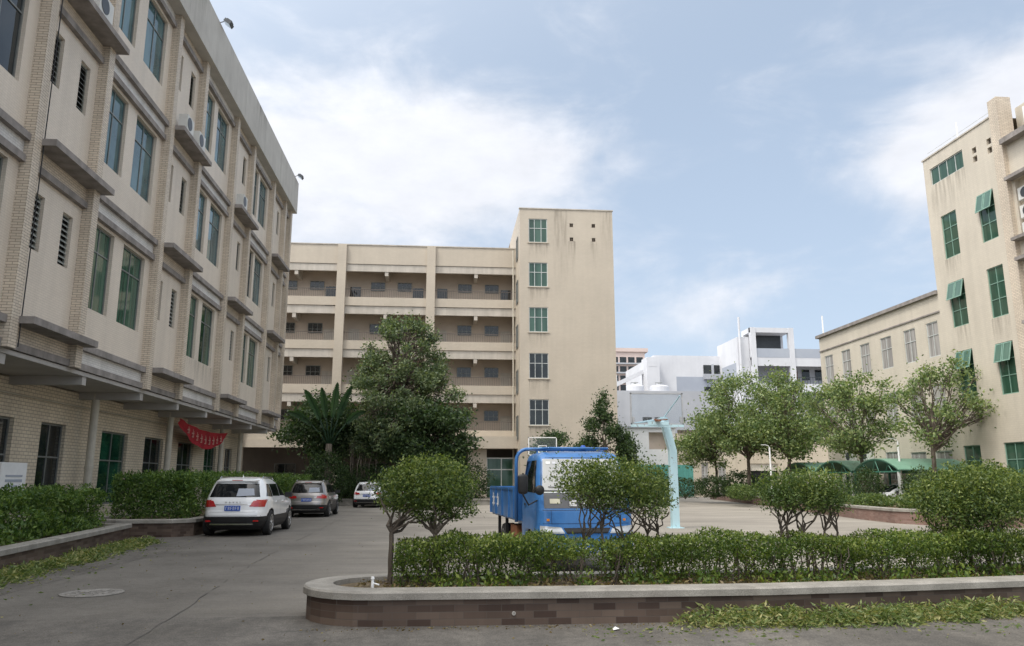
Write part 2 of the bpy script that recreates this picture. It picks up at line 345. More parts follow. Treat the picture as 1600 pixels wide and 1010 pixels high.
def limb(mb, a, b, r0, r1, sag=.15, n=5, wob=.06):
    a, b = Vector(a), Vector(b); L = (b - a).length; pts = []; rs = []
    for i in range(n):
        t = i / (n - 1); p = a.lerp(b, t); p.z += sag * L * math.sin(math.pi * t) * .5
        if 0 < i < n - 1: p += Vector((random.uniform(-1, 1), random.uniform(-1, 1), random.uniform(-.6, .6))) * wob * L
        pts.append(p); rs.append(r0 + (r1 - r0) * t)
    mb.tube(pts, rs, 6)

# ------------------------------------------------------------------ facade helpers
class Facade:
    """plane frame: u along the wall, d outwards, z up"""
    def __init__(s, o, ua, na): s.o = o; s.ua = ua; s.na = na
    def p(s, u, d, z): return (s.o[0] + s.ua[0] * u + s.na[0] * d, s.o[1] + s.ua[1] * u + s.na[1] * d, z)
    def box(s, mb, u0, u1, d0, d1, z0, z1):
        a = s.p(u0, d0, z0); b = s.p(u1, d1, z1)
        return mb.box(min(a[0], b[0]), max(a[0], b[0]), min(a[1], b[1]), max(a[1], b[1]), z0, z1)
    def wall(s, mb, u0, u1, z0, z1, holes=(), depth=.14, d=0.0):
        us = sorted({u0, u1} | {v for h in holes for v in h[:2] if u0 < v < u1}); zs = sorted({z0, z1} | {v for h in holes for v in h[2:4] if z0 < v < z1})
        for i in range(len(us) - 1):
            for j in range(len(zs) - 1):
                um, zm = (us[i] + us[i + 1]) / 2, (zs[j] + zs[j + 1]) / 2
                if any(h[0] < um < h[1] and h[2] < zm < h[3] for h in holes): continue
                mb.quad(s.p(us[i], d, zs[j]), s.p(us[i + 1], d, zs[j]), s.p(us[i + 1], d, zs[j + 1]), s.p(us[i], d, zs[j + 1]))
        for a, b, c, e in [h[:4] for h in holes]:
            for q in (((a, c), (b, c)), ((b, c), (b, e)), ((b, e), (a, e)), ((a, e), (a, c))):
                (p0, w0), (p1, w1) = q
                mb.quad(s.p(p0, d, w0), s.p(p1, d, w1), s.p(p1, d - depth, w1), s.p(p0, d - depth, w0))
    def window(s, parent, u0, u1, z0, z1, d=-.14, cols=(.5,), rows=(.7,), fr='alu', gl='glass_g', bar=.05, name='window', label=None):
        mb = MB(); t = .05
        s.box(mb, u0, u1, d, d + t, z0, z0 + bar); s.box(mb, u0, u1, d, d + t, z1 - bar, z1)
        s.box(mb, u0, u0 + bar, d, d + t, z0 + bar, z1 - bar); s.box(mb, u1 - bar, u1, d, d + t, z0 + bar, z1 - bar)
        for r in rows: zz = z0 + (z1 - z0) * r; s.box(mb, u0 + bar, u1 - bar, d, d + t - .004, zz - bar * .4, zz + bar * .4)
        for c in cols: uu = u0 + (u1 - u0) * c; s.box(mb, uu - bar * .4, uu + bar * .4, d, d + t - .008, z0 + bar, z1 - bar)
        w = mb.build(name, fr, parent, world=True, label=label)
        g = MB(); s.box(g, u0 + .01, u1 - .01, d + .008, d + .02, z0 + .01, z1 - .01); g.build('pane', gl, w, world=True)
        return w

def stain_mat():
    m, nt, b, N, L = _mat('rain_stain'); tc = N.new('ShaderNodeTexCoord'); s_ = N.new('ShaderNodeSeparateXYZ'); L.new(tc.outputs['Generated'], s_.inputs[0])
    g = N.new('ShaderNodeNewGeometry'); mp = N.new('ShaderNodeMapping'); mp.inputs['Scale'].default_value = (5, 5, .35); L.new(g.outputs['Position'], mp.inputs[0])
    n = N.new('ShaderNodeTexNoise'); n.inputs['Scale'].default_value = 1.2; n.inputs['Detail'].default_value = 6; L.new(mp.outputs[0], n.inputs['Vector'])
    mr = N.new('ShaderNodeMapRange'); mr.inputs['From Min'].default_value = .42; mr.inputs['From Max'].default_value = .75; mr.inputs['To Max'].default_value = .4; L.new(n.outputs['Fac'], mr.inputs['Value'])
    pw = N.new('ShaderNodeMath'); pw.operation = 'POWER'; L.new(s_.outputs[2], pw.inputs[0]); pw.inputs[1].default_value = 1.3
    mu = N.new('ShaderNodeMath'); mu.operation = 'MULTIPLY'; L.new(mr.outputs[0], mu.inputs[0]); L.new(pw.outputs[0], mu.inputs[1])
    b.inputs['Base Color'].default_value = (.13, .105, .08, 1); b.inputs['Roughness'].default_value = .9; tr = N.new('ShaderNodeBsdfTransparent'); mx = N.new('ShaderNodeMixShader')
    L.new(mu.outputs[0], mx.inputs[0]); L.new(tr.outputs[0], mx.inputs[1]); L.new(b.outputs[0], mx.inputs[2]); L.new(mx.outputs[0], N['Material Output'].inputs[0]); return m
MT['stain'] = stain_mat()
def stain(F, parent, u0, u1, z0, z1, d=.004):
    m = MB(); m.quad(F.p(u0, d, z0), F.p(u1, d, z0), F.p(u1, d, z1), F.p(u0, d, z1)); m.build('stain', 'stain', parent, world=True)

# ------------------------------------------------------------------ ground
def ground_mat():
    m, nt, b, N, L = _mat('court_concrete')
    g = N.new('ShaderNodeNewGeometry')
    def noise(sc, det=6, rough=.6, vec=None, stretch=None):
        n = N.new('ShaderNodeTexNoise'); n.inputs['Scale'].default_value = sc; n.inputs['Detail'].default_value = det; n.inputs['Roughness'].default_value = rough
        if stretch:
            mp = N.new('ShaderNodeMapping'); mp.inputs['Scale'].default_value = stretch; L.new(g.outputs['Position'], mp.inputs[0]); L.new(mp.outputs[0], n.inputs['Vector'])
        else: L.new(g.outputs['Position'], n.inputs['Vector'])
        return n.outputs['Fac']
    def ramp(f, p0, p1, c0, c1):
        r = N.new('ShaderNodeValToRGB'); r.color_ramp.elements[0].position = p0; r.color_ramp.elements[1].position = p1; r.color_ramp.elements[0].color = (*c0, 1); r.color_ramp.elements[1].color = (*c1, 1); L.new(f, r.inputs[0]); return r.outputs[0]
    def mul(a, bb):
        v = N.new('ShaderNodeVectorMath'); v.operation = 'MULTIPLY'; L.new(a, v.inputs[0]); L.new(bb, v.inputs[1]); return v.outputs[0]
    base = ramp(noise(.16, 8, .62), .35, .65, (.235, .213, .182), (.345, .315, .27))
    st = ramp(noise(1.0, 7, .7, stretch=(.12, 1.5, 1)), .35, .68, (.74, .74, .75), (1.04, 1.04, 1.03))
    fi = ramp(noise(30, 5, .7), .3, .7, (.72, .72, .72), (1.2, 1.2, 1.2))
    conc = mul(mul(base, st), fi)
    asp = mul(mul(ramp(noise(.45, 9, .66), .36, .66, (.112, .103, .090), (.178, .165, .146)), ramp(noise(60, 3, .7), .3, .7, (.55, .55, .55), (1.38, 1.38, 1.38))), ramp(noise(9, 5, .7), .32, .68, (.84, .84, .84), (1.13, 1.13, 1.13)))
    sp = N.new('ShaderNodeSeparateXYZ'); L.new(g.outputs['Position'], sp.inputs[0])
    wob = N.new('ShaderNodeMath'); wob.operation = 'MULTIPLY_ADD'; L.new(noise(.35, 8, .65), wob.inputs[0]); wob.inputs[1].default_value = 7.0; L.new(sp.outputs[0], wob.inputs[2])
    tl = N.new('ShaderNodeMath'); tl.operation = 'MULTIPLY_ADD'; L.new(sp.outputs[1], tl.inputs[0]); tl.inputs[1].default_value = .06; L.new(wob.outputs[0], tl.inputs[2])
    wr = N.new('ShaderNodeMapRange'); wr.interpolation_type = 'SMOOTHSTEP'; wr.inputs['From Min'].default_value = -.5; wr.inputs['From Max'].default_value = 5.0; L.new(tl.outputs[0], wr.inputs['Value'])
    mix = N.new('ShaderNodeMix'); mix.data_type = 'RGBA'; L.new(wr.outputs[0], mix.inputs['Factor']); L.new(asp, mix.inputs['A']); L.new(conc, mix.inputs['B'])
    col = mix.outputs['Result']; L.new(col, b.inputs['Base Color']); b.inputs['Roughness'].default_value = .85; b.inputs['Specular IOR Level'].default_value = .25
    return m
def road_mat():
    m, nt, b, N, L = _mat('worn_asphalt')
    g = N.new('ShaderNodeNewGeometry')
    def noise(sc, det=6, rough=.6, stretch=None, dist=0):
        n = N.new('ShaderNodeTexNoise'); n.inputs['Scale'].default_value = sc; n.inputs['Detail'].default_value = det; n.inputs['Roughness'].default_value = rough; n.inputs['Distortion'].default_value = dist
        if stretch:
            mp = N.new('ShaderNodeMapping'); mp.inputs['Scale'].default_value = stretch; mp.inputs['Rotation'].default_value = (0, 0, .25); L.new(g.outputs['Position'], mp.inputs[0]); L.new(mp.outputs[0], n.inputs['Vector'])
        else: L.new(g.outputs['Position'], n.inputs['Vector'])
        return n.outputs['Fac']
    def ramp(f, p0, p1, c0, c1):
        r = N.new('ShaderNodeValToRGB'); r.color_ramp.elements[0].position = p0; r.color_ramp.elements[1].position = p1; r.color_ramp.elements[0].color = (*c0, 1); r.color_ramp.elements[1].color = (*c1, 1); L.new(f, r.inputs[0]); return r.outputs[0]
    def mul(a, bb):
        v = N.new('ShaderNodeVectorMath'); v.operation = 'MULTIPLY'; L.new(a, v.inputs[0]); L.new(bb, v.inputs[1]); return v.outputs[0]
    base = ramp(noise(.45, 9, .66, dist=.4), .36, .66, (.112, .103, .090), (.178, .165, .146))
    st = ramp(noise(1.3, 6, .65, stretch=(1.2, .14, 1)), .36, .64, (.78, .78, .79), (1.08, 1.07, 1.06))
    bl = ramp(noise(2.6, 7, .7, dist=.8), .38, .72, (.85, .85, .85), (1.14, 1.13, 1.12))
    fi = mul(ramp(noise(60, 3, .7), .3, .7, (.55, .55, .55), (1.38, 1.38, 1.38)), ramp(noise(9, 5, .7), .32, .68, (.84, .84, .84), (1.13, 1.13, 1.13)))
    # thin irregular cracks
    v = N.new('ShaderNodeTexVoronoi'); v.feature = 'DISTANCE_TO_EDGE'; v.inputs['Scale'].default_value = .42
    nz = N.new('ShaderNodeTexNoise'); nz.inputs['Scale'].default_value = 1.6; nz.inputs['Detail'].default_value = 5; L.new(g.outputs['Position'], nz.inputs['Vector'])
    vm = N.new('ShaderNodeVectorMath'); vm.operation = 'MULTIPLY_ADD'; vm.inputs[1].default_value = (.9, .9, 0); L.new(nz.outputs['Color'], vm.inputs[0]); L.new(g.outputs['Position'], vm.inputs[2]); L.new(vm.outputs[0], v.inputs['Vector'])
    ck = ramp(v.outputs['Distance'], .0, .007, (.84, .84, .84), (1, 1, 1))
    col = mul(mul(mul(mul(base, st), bl), fi), ck); L.new(col, b.inputs['Base Color']); b.inputs['Roughness'].default_value = .8; b.inputs['Specular IOR Level'].default_value = .3
    n2 = noise(55, 4); bp = N.new('ShaderNodeBump'); bp.inputs['Strength'].default_value = .3; bp.inputs['Distance'].default_value = .012; L.new(n2, bp.inputs['Height']); L.new(bp.outputs[0], b.inputs['Normal'])
    return m
MT['court'] = ground_mat(); MT['road'] = road_mat(); MT['seam'] = plain('tar_seam', (.10, .093, .083), .9)
mb = MB(); mb.quad((-500, -500, 0), (500, -500, 0), (500, 900, 0), (-500, 900, 0)); structure('ground', mb, 'court', 'pale concrete courtyard ground reaching out past the buildings')
mb = MB(); z = .004
mb.quad((-13, -60, z), (45, -60, z), (45, 9.9, z), (-13, 9.9, z)); mb.quad((-13, 9.9, z), (-6.2, 9.9, z), (-6.2, 47, z), (-13, 47, z))
structure('road', mb, 'road', 'worn grey asphalt road in front of the long planter')
mb = MB(); z = .009
def seam(P, w=.022):
    for a, b in zip(P[:-1], P[1:]):
        if random.random() < .3: continue
        d = (Vector(b) - Vector(a)).normalized(); q = Vector((-d.y, d.x)) * w * .4 * random.uniform(.5, 1.0); mb.quad((a[0] - q.x, a[1] - q.y, z), (b[0] - q.x, b[1] - q.y, z), (b[0] + q.x, b[1] + q.y, z), (a[0] + q.x, a[1] + q.y, z))
def wavy(a, b, n, amp): return [(a[0] + (b[0] - a[0]) * i / n + random.uniform(-amp, amp), a[1] + (b[1] - a[1]) * i / n + random.uniform(-amp, amp)) for i in range(n + 1)]
seam(wavy((-2.9, 6.5), (-3.7, 16.5), 24, .03)); seam(wavy((-3.7, 16.5), (-4.6, 46), 40, .035))
for y in (14.2, 20.5, 27, 34, 41): seam(wavy((-3.6 - (y - 14) * .03, y), (18, y + .3), 30, .02), .016)
structure('pavement_seam', mb, 'seam', 'dark joints and cracks in the paving')

# ------------------------------------------------------------------ left building
FL = Facade((-10.1, 0), (0, 1), (1, 0))
lb = thing('dormitory_building', 'long cream tiled building with ledges and green windows overhanging its ground floor, on the left', 'building', (-16, 20, 0))
def left_building():
    Z0, Hs, ZT = 4.55, 4.4, 18.3
    pil = [(9.7, 10.05), (13.3, 13.65), (18.0, 18.35), (21.25, 21.6), (26.35, 26.7), (29.55, 29.9), (34.45, 34.8), (37.65, 38.0), (42.4, 42.75), (45.6, 45.95), (47.3, 47.65)]
    wide = [(10.05, 13.3, 0), (13.65, 18.0, 1), (21.6, 26.35, 1), (29.9, 34.45, 1), (38.0, 42.4, 1), (45.95, 47.3, 2)]
    narrow = [(10.05, 13.3), (18.35, 21.25), (26.7, 29.55), (34.8, 37.65), (42.75, 45.6)]
    wide = [w for w in wide if w[2]]
    holes = []; wins = []; louv = []
    for k in range(3):
        z0 = 6.38 + Hs * k; z1 = 8.87 + Hs * k
        for a, b, t in wide:
            if t == 1: ws = [(a + .35, a + 1.85), (b - 2.2, b - .45)]
            else: ws = [(a + .35, b - .2)]
            for w in ws: holes.append((*w, z0, z1)); wins.append((*w, z0, z1, k))
        for a, b in narrow:
            for s in (.42, 1.92):
                h = (a + s, a + s + .55, 7.13 + Hs * k, 8.55 + Hs * k); holes.append(h); louv.append(h)
    w = MB(); FL.wall(w, -14, 47.65, Z0, ZT, holes, .16); w.build('wall', 'tile_plain', lb, world=True)
    c = MB()
    c.box(-24, -10.42, -14, 47.6, Z0 + .01, ZT); c.box(-24, -12.3, -14, 47.85, 0, 4.56)
    c.build('building_core', 'cream', lb, world=True)
    e = MB(); e.quad((-24, 47.66, Z0), (-10.1, 47.66, Z0), (-10.1, 47.66, ZT), (-24, 47.66, ZT)); e.build('end_wall', 'tile_plain', lb, world=True)
    for i, (a, b) in enumerate(pil):
        m = MB(); FL.box(m, a, b, -.02, .28, Z0, ZT + .01); m.build('pilaster', 'tile', lb, world=True)
    # parapet with joints
    m = MB(); ys = [-14, 1.6, 9.9, 18.2, 26.5, 34.6, 42.6, 47.9]
    for a, b in zip(ys[:-1], ys[1:]): FL.box(m, a + .015, b, -.4, .5, ZT + .003, 20.35)
    FL.box(m, -14, 47.88, -13.4, .46, ZT + .02, 19.6); m.build('parapet', 'parapet', lb, world=True)
    # ledges and bands
    def piece(name, mat, *q):
        m = MB(); FL.box(m, *q); m.build(name, mat, lb, world=True)
    for k in range(4):
        zo = Z0 + Hs * k; top = k < 3
        for a, b, t in wide:
            piece('ledge', 'ledge', a + .002, b - .002, .0, .14, zo + .02, zo + .20)
            if top: piece('ledge', 'ledge', a + .002, b - .002, .0, .20, zo + .55, zo + .73)
            piece('tile_band', 'tile_white', a + .002, b - .002, .0, .06, zo + .20, (zo + .55) if top else ZT)
        for a, b in narrow:
            piece('ledge', 'ledge', a + .002, b - .002, 0, .14, zo + .02, zo + .20)
            piece('tile_band', 'tile', a + .002, b - .002, 0, .06, zo + .20, (zo + .60) if top else ZT)
            if top: piece('equipment_ledge', 'ledge', a - .02, b + .45, .004, .62, zo + .60, zo + .77)
    for i, (a, b, z0, z1, k) in enumerate(wins):
        FL.window(lb, a, b, z0, z1, -.15, (.5,), (.70,), 'alu', ('glass_gc', 'glass_b', 'glass_b')[k] if i % 5 else ('glass_g', 'glass_d', 'glass_b')[k])
    for i, (a, b, z0, z1) in enumerate(louv):
        m = MB(); d = -.13
        FL.box(m, a, b, d, d + .04, z0, z0 + .04); FL.box(m, a, b, d, d + .04, z1 - .04, z1)
        FL.box(m, a, a + .035, d, d + .04, z0, z1); FL.box(m, b - .035, b, d, d + .04, z0, z1)
        for s in range(9):
            zz = z0 + .08 + s * (z1 - z0 - .12) / 9
            m.add([FL.p(a + .03, d + .09, zz), FL.p(b - .03, d + .09, zz), FL.p(b - .03, d, zz + .11), FL.p(a + .03, d, zz + .11)], [(0, 1, 2, 3)])
        w = m.build('louver_window', 'louver', lb, world=True)
        g = MB(); FL.box(g, a + .01, b - .01, d - .02, d - .012, z0 + .01, z1 - .01); g.build('pane', 'dark', w, world=True)
    for a, b, t in wide[2:3]:
        for k in range(1): stain(FL, lb, a + .1, b - .1, Z0 + Hs * k + .75, 6.36 + Hs * k, .003)
    FP = Facade((-9.6, 0), (0, 1), (1, 0))
    for i in (0, 3, 4, 7): y = 12 + i * 3.5; stain(FP, lb, y, y + 2.2, 18.5, 20.34, .004)
    m = MB(); m.tube([(-9.79, 18.37, 20.2), (-9.79, 18.38, 12), (-9.79, 18.37, 4.6)], .014, 5); m.build('cable', 'black', lb, world=True)
    # soffit with beams
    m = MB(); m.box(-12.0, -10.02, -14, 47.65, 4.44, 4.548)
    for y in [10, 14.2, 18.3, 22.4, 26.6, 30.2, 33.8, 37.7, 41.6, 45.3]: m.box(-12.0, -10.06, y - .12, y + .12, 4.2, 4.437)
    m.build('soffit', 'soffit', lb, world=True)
    # ground floor
    FG = Facade((-12.0, 0), (0, 1), (1, 0))
    gw = [(12.6, 14.6), (16.4, 18.4), (20.9, 22.8), (24.3, 25.85), (28.5, 30.8), (32.5, 34.6), (36.5, 38.7), (40.5, 42.5), (44.2, 45.6)]
    hs = [(a, b, .75, 3.32) for a, b in gw]
    m = MB(); FG.wall(m, -14, 47.9, 0, 4.40, hs, .18)
    m.quad((-12, 47.91, 0), (-24, 47.91, 0), (-24, 47.91, 4.5), (-12, 47.91, 4.5)); m.build('ground_floor_wall', 'tile_ground', lb, world=True)
    for i, (a, b, c, e) in enumerate(hs): FG.window(lb, a, b, c, e, -.16, (.5,), (.6,), 'alu', ('glass_d', 'glass_g', 'glass_d')[i % 3], .06, 'ground_window')
    for y in (18.8, 26.6, 33.8, 41.6, 45.3):
        m = MB(); m.lathe([(.125, 0), (.125, 1.95), (.142, 1.955), (.142, 2.05), (.125, 2.055), (.125, 4.4)], (-11.5, y, 0), n=16); m.build('column', 'pipe', lb, world=True, smooth=False)
    m = MB(); m.tube([(-11.93, -5, 3.95), (-11.93, 47, 3.95)], .022, 6); m.build('conduit', 'pipe', lb, world=True)
left_building()
def floodlight(loc, label):
    t = thing('floodlight', label, 'floodlight', loc, group='floodlights on the parapet of the long building'); t.scale = (.72, .72, .72)
    m = MB(); m.tube([(-.35, 0, 0), (.25, 0, .22), (.35, 0, .20)], .03, 6); m.build('arm', 'lamp_grey', t)
    m = MB(); M = Matrix.Translation((.52, 0, .12)) @ Matrix.Rotation(R(35), 4, 'Y')
    m.box(-.22, .22, -.27, .27, -.10, .10, M); m.box(-.16, .16, -.2, .2, .10, .17, M); m.build('lamp_head', 'lamp_grey', t)
    m = MB(); m.box(-.19, .19, -.23, .23, -.108, -.101, M); m.build('lens', 'clear_lens', t)
floodlight((-9.7, 30.2, 20.38), 'black floodlight leaning out over the parapet, nearest on the long building')
floodlight((-9.7, 47.0, 20.38), 'black floodlight at the far corner of the long building parapet')
def ac_unit(loc, rz, label, group, w=.85):
    t = thing('air_conditioner', label, 'air conditioner', loc, rz, group)
    m = MB(); m.box(-w / 2, w / 2, -.16, .16, .04, .62); m.box(-w / 2 + .05, -w / 2 + .1, -.14, .14, 0, .04); m.box(w / 2 - .1, w / 2 - .05, -.14, .14, 0, .04); m.build('casing', 'ac', t)
    m = MB(); m.lathe([(.24, -.175), (.24, -.162), (.2, -.162), (.2, -.17)], (-.1, 0, .33), 'y', 20); m.build('fan_grille', 'lamp_grey', t)
    return t
zl = 4.55 + .82 + 8.8 + .005
g = 'air conditioners on the ledges of the long building'
ac_unit((-9.72, 20.2, zl), R(90), 'white air conditioner on the top row ledge nearest the camera', g)
ac_unit((-9.72, 27.5, zl), R(90), 'white air conditioner on the second top row ledge, the nearer of two there', g, .72)
ac_unit((-9.72, 28.9, zl), R(90), 'white air conditioner on the second top row ledge, the farther of two there', g, .72)
ac_unit((-9.72, 35.6, zl), R(90), 'white air conditioner alone on the third top row ledge', g, .72)
def banner():
    t = thing('banner', 'sagging red cloth banner tied between two columns under the overhang', 'banner', (-11.25, 37.5, 3.8))
    m = MB(); n = 24; vs = []; y0, y1 = 34.05, 41.5
    for i in range(n + 1):
        s = i / n; y = y0 + (y1 - y0) * s; sag = 4 * s * (1 - s)
        zt = 4.2 - .2 * s - .22 * sag; zb = zt - .22 - .62 * sag
        for j in range(5): vs.append((-11.25 + .05 * math.sin(i * 1.1 + j), y, zt + (zb - zt) * j / 4))
    fs = [(i * 5 + j, (i + 1) * 5 + j, (i + 1) * 5 + j + 1, i * 5 + j + 1) for i in range(n) for j in range(4)]
    m.add(vs, fs); m.build('cloth', 'banner', t, world=True, smooth=True)
    m = MB()
    for i in range(9):
        s = .16 + i * .085; y = y0 + (y1 - y0) * s; sag = 4 * s * (1 - s); z = 4.2 - .2 * s - .22 * sag - .11 - .31 * sag; h = .10 + .10 * sag
        m.box(-11.19, -11.185, y - .16, y + .16, z - .02, z + .02); m.box(-11.19, -11.185, y - .02, y + .02, z - h, z + h); m.box(-11.19, -11.185, y - .13, y + .13, z - h, z - h + .035); m.box(-11.19, -11.185, y + .09, y + .125, z - h, z + h * .6)
    m.build('lettering', 'pale_letter', t, world=True)
banner()
t = thing('notice_board', 'white notice board standing against the ground floor wall behind the hedge', 'notice board', (-11.2, 21.6, 0))
m = MB(); m.box(-11.22, -11.17, 20.9, 22.15, 1.2, 2.05); m.build('board', 'white', t, world=True)
m = MB(); m.box(-11.165, -11.16, 21.15, 21.95, 1.55, 1.62); m.box(-11.165, -11.16, 21.15, 21.95, 1.68, 1.73); m.box(-11.165, -11.16, 21.15, 21.75, 1.42, 1.47); m.build('printed_lines', 'far_blue', t, world=True)
for y in (21.0, 22.05):
    m = MB(); m.box(-11.22, -11.18, y - .03, y + .03, 0, 1.2); m.build('post', 'alu_w', t, world=True)

# ------------------------------------------------------------------ middle building: gallery wing and stair tower
wb = thing('gallery_building', 'cream five storey building with open galleries and a windowed stair tower', 'building', (0, 62, 0))
FW = Facade((0, 60.5), (1, 0), (0, -1))
def gallery_building():
    cols = [-22.6, -15.5, -8.36, -1.25]; X1 = 5.7; XL = -26
    bays = [(-26, -22.95), (-22.25, -15.85), (-15.15, -8.71), (-8.01, -1.6), (-.9, X1)]
    BB = [18.04, 14.53, 11.04, 7.53]             # undersides of the gallery beams
    w = MB(); be = MB()
    FW.box(w, XL, X1, -.25, 0, 18.64, 20.2)
    FW.box(be, XL, X1, -.3, -.06, 18.04, 18.60)
    for b in BB:
        FW.box(w, XL, X1, -.2, 0, b - 2.83, b - 2.14)
        FW.box(be, XL, X1, -.3, -.08, b - 3.49, b - 2.88)
        FW.box(be, XL, X1, -2.0, -.3, b - 3.0, b - 2.86)
    FW.box(w, XL, X1, -2.2, -.02, 18.62, 18.9)
    w.build('wall_band', 'tile_court', wb, world=True); be.build('beam', 'whitebeam', wb, world=True)
    m = MB(); FW.box(m, XL, 6.5, -.2, .06, 20.2, 20.28); m.build('coping', 'whitebeam', wb, world=True)
    for c in cols:
        m = MB(); FW.box(m, c - .35, c + .35, -.3, .22, 0, 20.203); m.build('column', 'tile_court', wb, world=True)
    m = MB(); m.box(XL, 6.4, 62.5, 75, 4.53, 20.0); m.build('gallery_wall', 'gallery', wb, world=True)
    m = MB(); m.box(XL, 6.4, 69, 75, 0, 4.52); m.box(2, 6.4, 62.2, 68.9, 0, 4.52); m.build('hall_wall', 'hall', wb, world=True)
    FB = Facade((0, 62.5), (1, 0), (0, -1))
    for bi, (a, b) in enumerate(bays):
        wd = b - a
        for k, z in enumerate(BB):
            if bi == 0: continue
            m = MB(); FW.box(m, a + wd * .5 - .14, a + wd * .5 + .14, -2.0, -.1, z - .34, z + .54); m.build('cross_beam', 'whitebeam', wb, world=True)
            for f in (.30, .64):
                u = a + wd * f; FB.window(wb, u - .1, u + 1.05, z - 1.25 + (.0 if k else .1), z - .42, .03, (.33, .66), (.4,), 'alu', 'glass_d', .04, 'gallery_window')
            zf = z - 2.9
            for u in (a + .15, b - 1.15): m = MB(); FB.box(m, u, u + .85, .005, .05, zf, zf + 2.05); m.build('door', 'glass_d' if k == 0 else 'whitebeam', wb, world=True)
            # railing
            m = MB(); zt = z - 1.45
            FW.box(m, a, b, -.13, -.08, zt - .04, zt)
            n = int(wd / .14)
            for i in range(n): u = a + (i + .5) * wd / n; FW.box(m, u - .009, u + .009, -.115, -.095, z - 2.141, zt - .04)
            m.build('railing', 'rail', wb, world=True)
    # ground storey porch
    m = MB(); FW.box(m, .9, X1, -.3, 1.6, 3.95, 4.86); FW.box(m, XL, .9, -.3, .05, 4.04, 4.7); m.build('porch_fascia', 'tile_court', wb, world=True)
    m = MB(); FW.box(m, 1.9, 3.3, -.4, .9, 0, 3.95); m.build('porch_pier', 'tile_court', wb, world=True)
    FW.window(wb, 3.3, 5.55, .05, 3.3, .3, (.52,), (.3, .72), 'alu_w', 'glass_t', .09, 'entrance_door')
    FB2 = Facade((0, 69), (1, 0), (0, -1))
    for u in (-14.5, -11.2, -6.5, -3.6): FB2.window(wb, u, u + 1.8, 1.0, 3.0, .03, (.5,), (.6,), 'alu', 'glass_d', .05, 'ground_window')
    # stair tower
    FT = Facade((0, 57), (1, 0), (0, -1)); tz = [21.65, 18.1, 14.55, 11.0, 7.5]
    hs = [(6.32, 7.78, z - 1.92, z) for z in tz] + [(u, u + .28, z - .3, z) for u in (9.55, 11.3) for z in (21.35, 20.2)]
    m = MB(); FT.wall(m, 5.62, 12.97, 0, 22.45, hs, .15)
    m.quad((5.62, 57, 0), (5.62, 66, 0), (5.62, 66, 22.45), (5.62, 57, 22.45)); m.quad((12.97, 57, 0), (12.97, 75, 0), (12.97, 75, 22.45), (12.97, 57, 22.45))
    m.quad((5.62, 57, 22.44), (12.97, 57, 22.44), (12.97, 75, 22.44), (5.62, 75, 22.44)); m.build('tower_wall', 'tile_court', wb, world=True)
    m = MB(); FT.box(m, 5.56, 13.03, -.2, .06, 22.45, 22.53); m.build('tower_coping', 'whitebeam', wb, world=True)
    for i, z in enumerate(tz):
        FT.window(wb, 6.32, 7.78, z - 1.92, z, -.1, (.31, .67), (.60,), 'alu_w', 'glass_m' if i < 3 else 'glass_d', .05, 'tower_window')
        stain(FT, wb, 6.3, 7.8, z - 3.4, z - 2.0)
        m = MB(); FT.box(m, 6.22, 7.88, 0, .07, z - 2.0, z - 1.925); m.build('window_sill', 'tile_court', wb, world=True)
    for i, (a, b) in enumerate(((8.2, 9.4), (9.4, 10.0), (11.2, 11.7), (12.0, 12.9))): stain(FT, wb, a, b, 15.5 + i, (22.4, 20.0, 20.0, 22.4)[i] - (0 if i in (0, 3) else .1))
    for h in hs[5:]:
        m = MB(); FT.box(m, h[0], h[1], -.14, -.13, h[2], h[3]); FT.box(m, h[0] + .12, h[0] + .16, -.13, -.02, h[2], h[3]); FT.box(m, h[0], h[1], -.128, -.03, h[2] + .13, h[2] + .17); m.build('vent', 'bark', wb, world=True)
    FS = Facade((5.62, 0), (0, 1), (-1, 0))
    for z in tz: FS.window(wb, 58.2, 59.4, z - 2.9, z - 1.1, .02, (.5,), (), 'alu', 'glass_d', .05, 'side_window')
    m = MB(); m.tube([(5.4, 60.2, 0), (5.4, 60.2, 20)], .06, 8); m.build('drain_pipe', 'pipe', wb, world=True)
gallery_building()

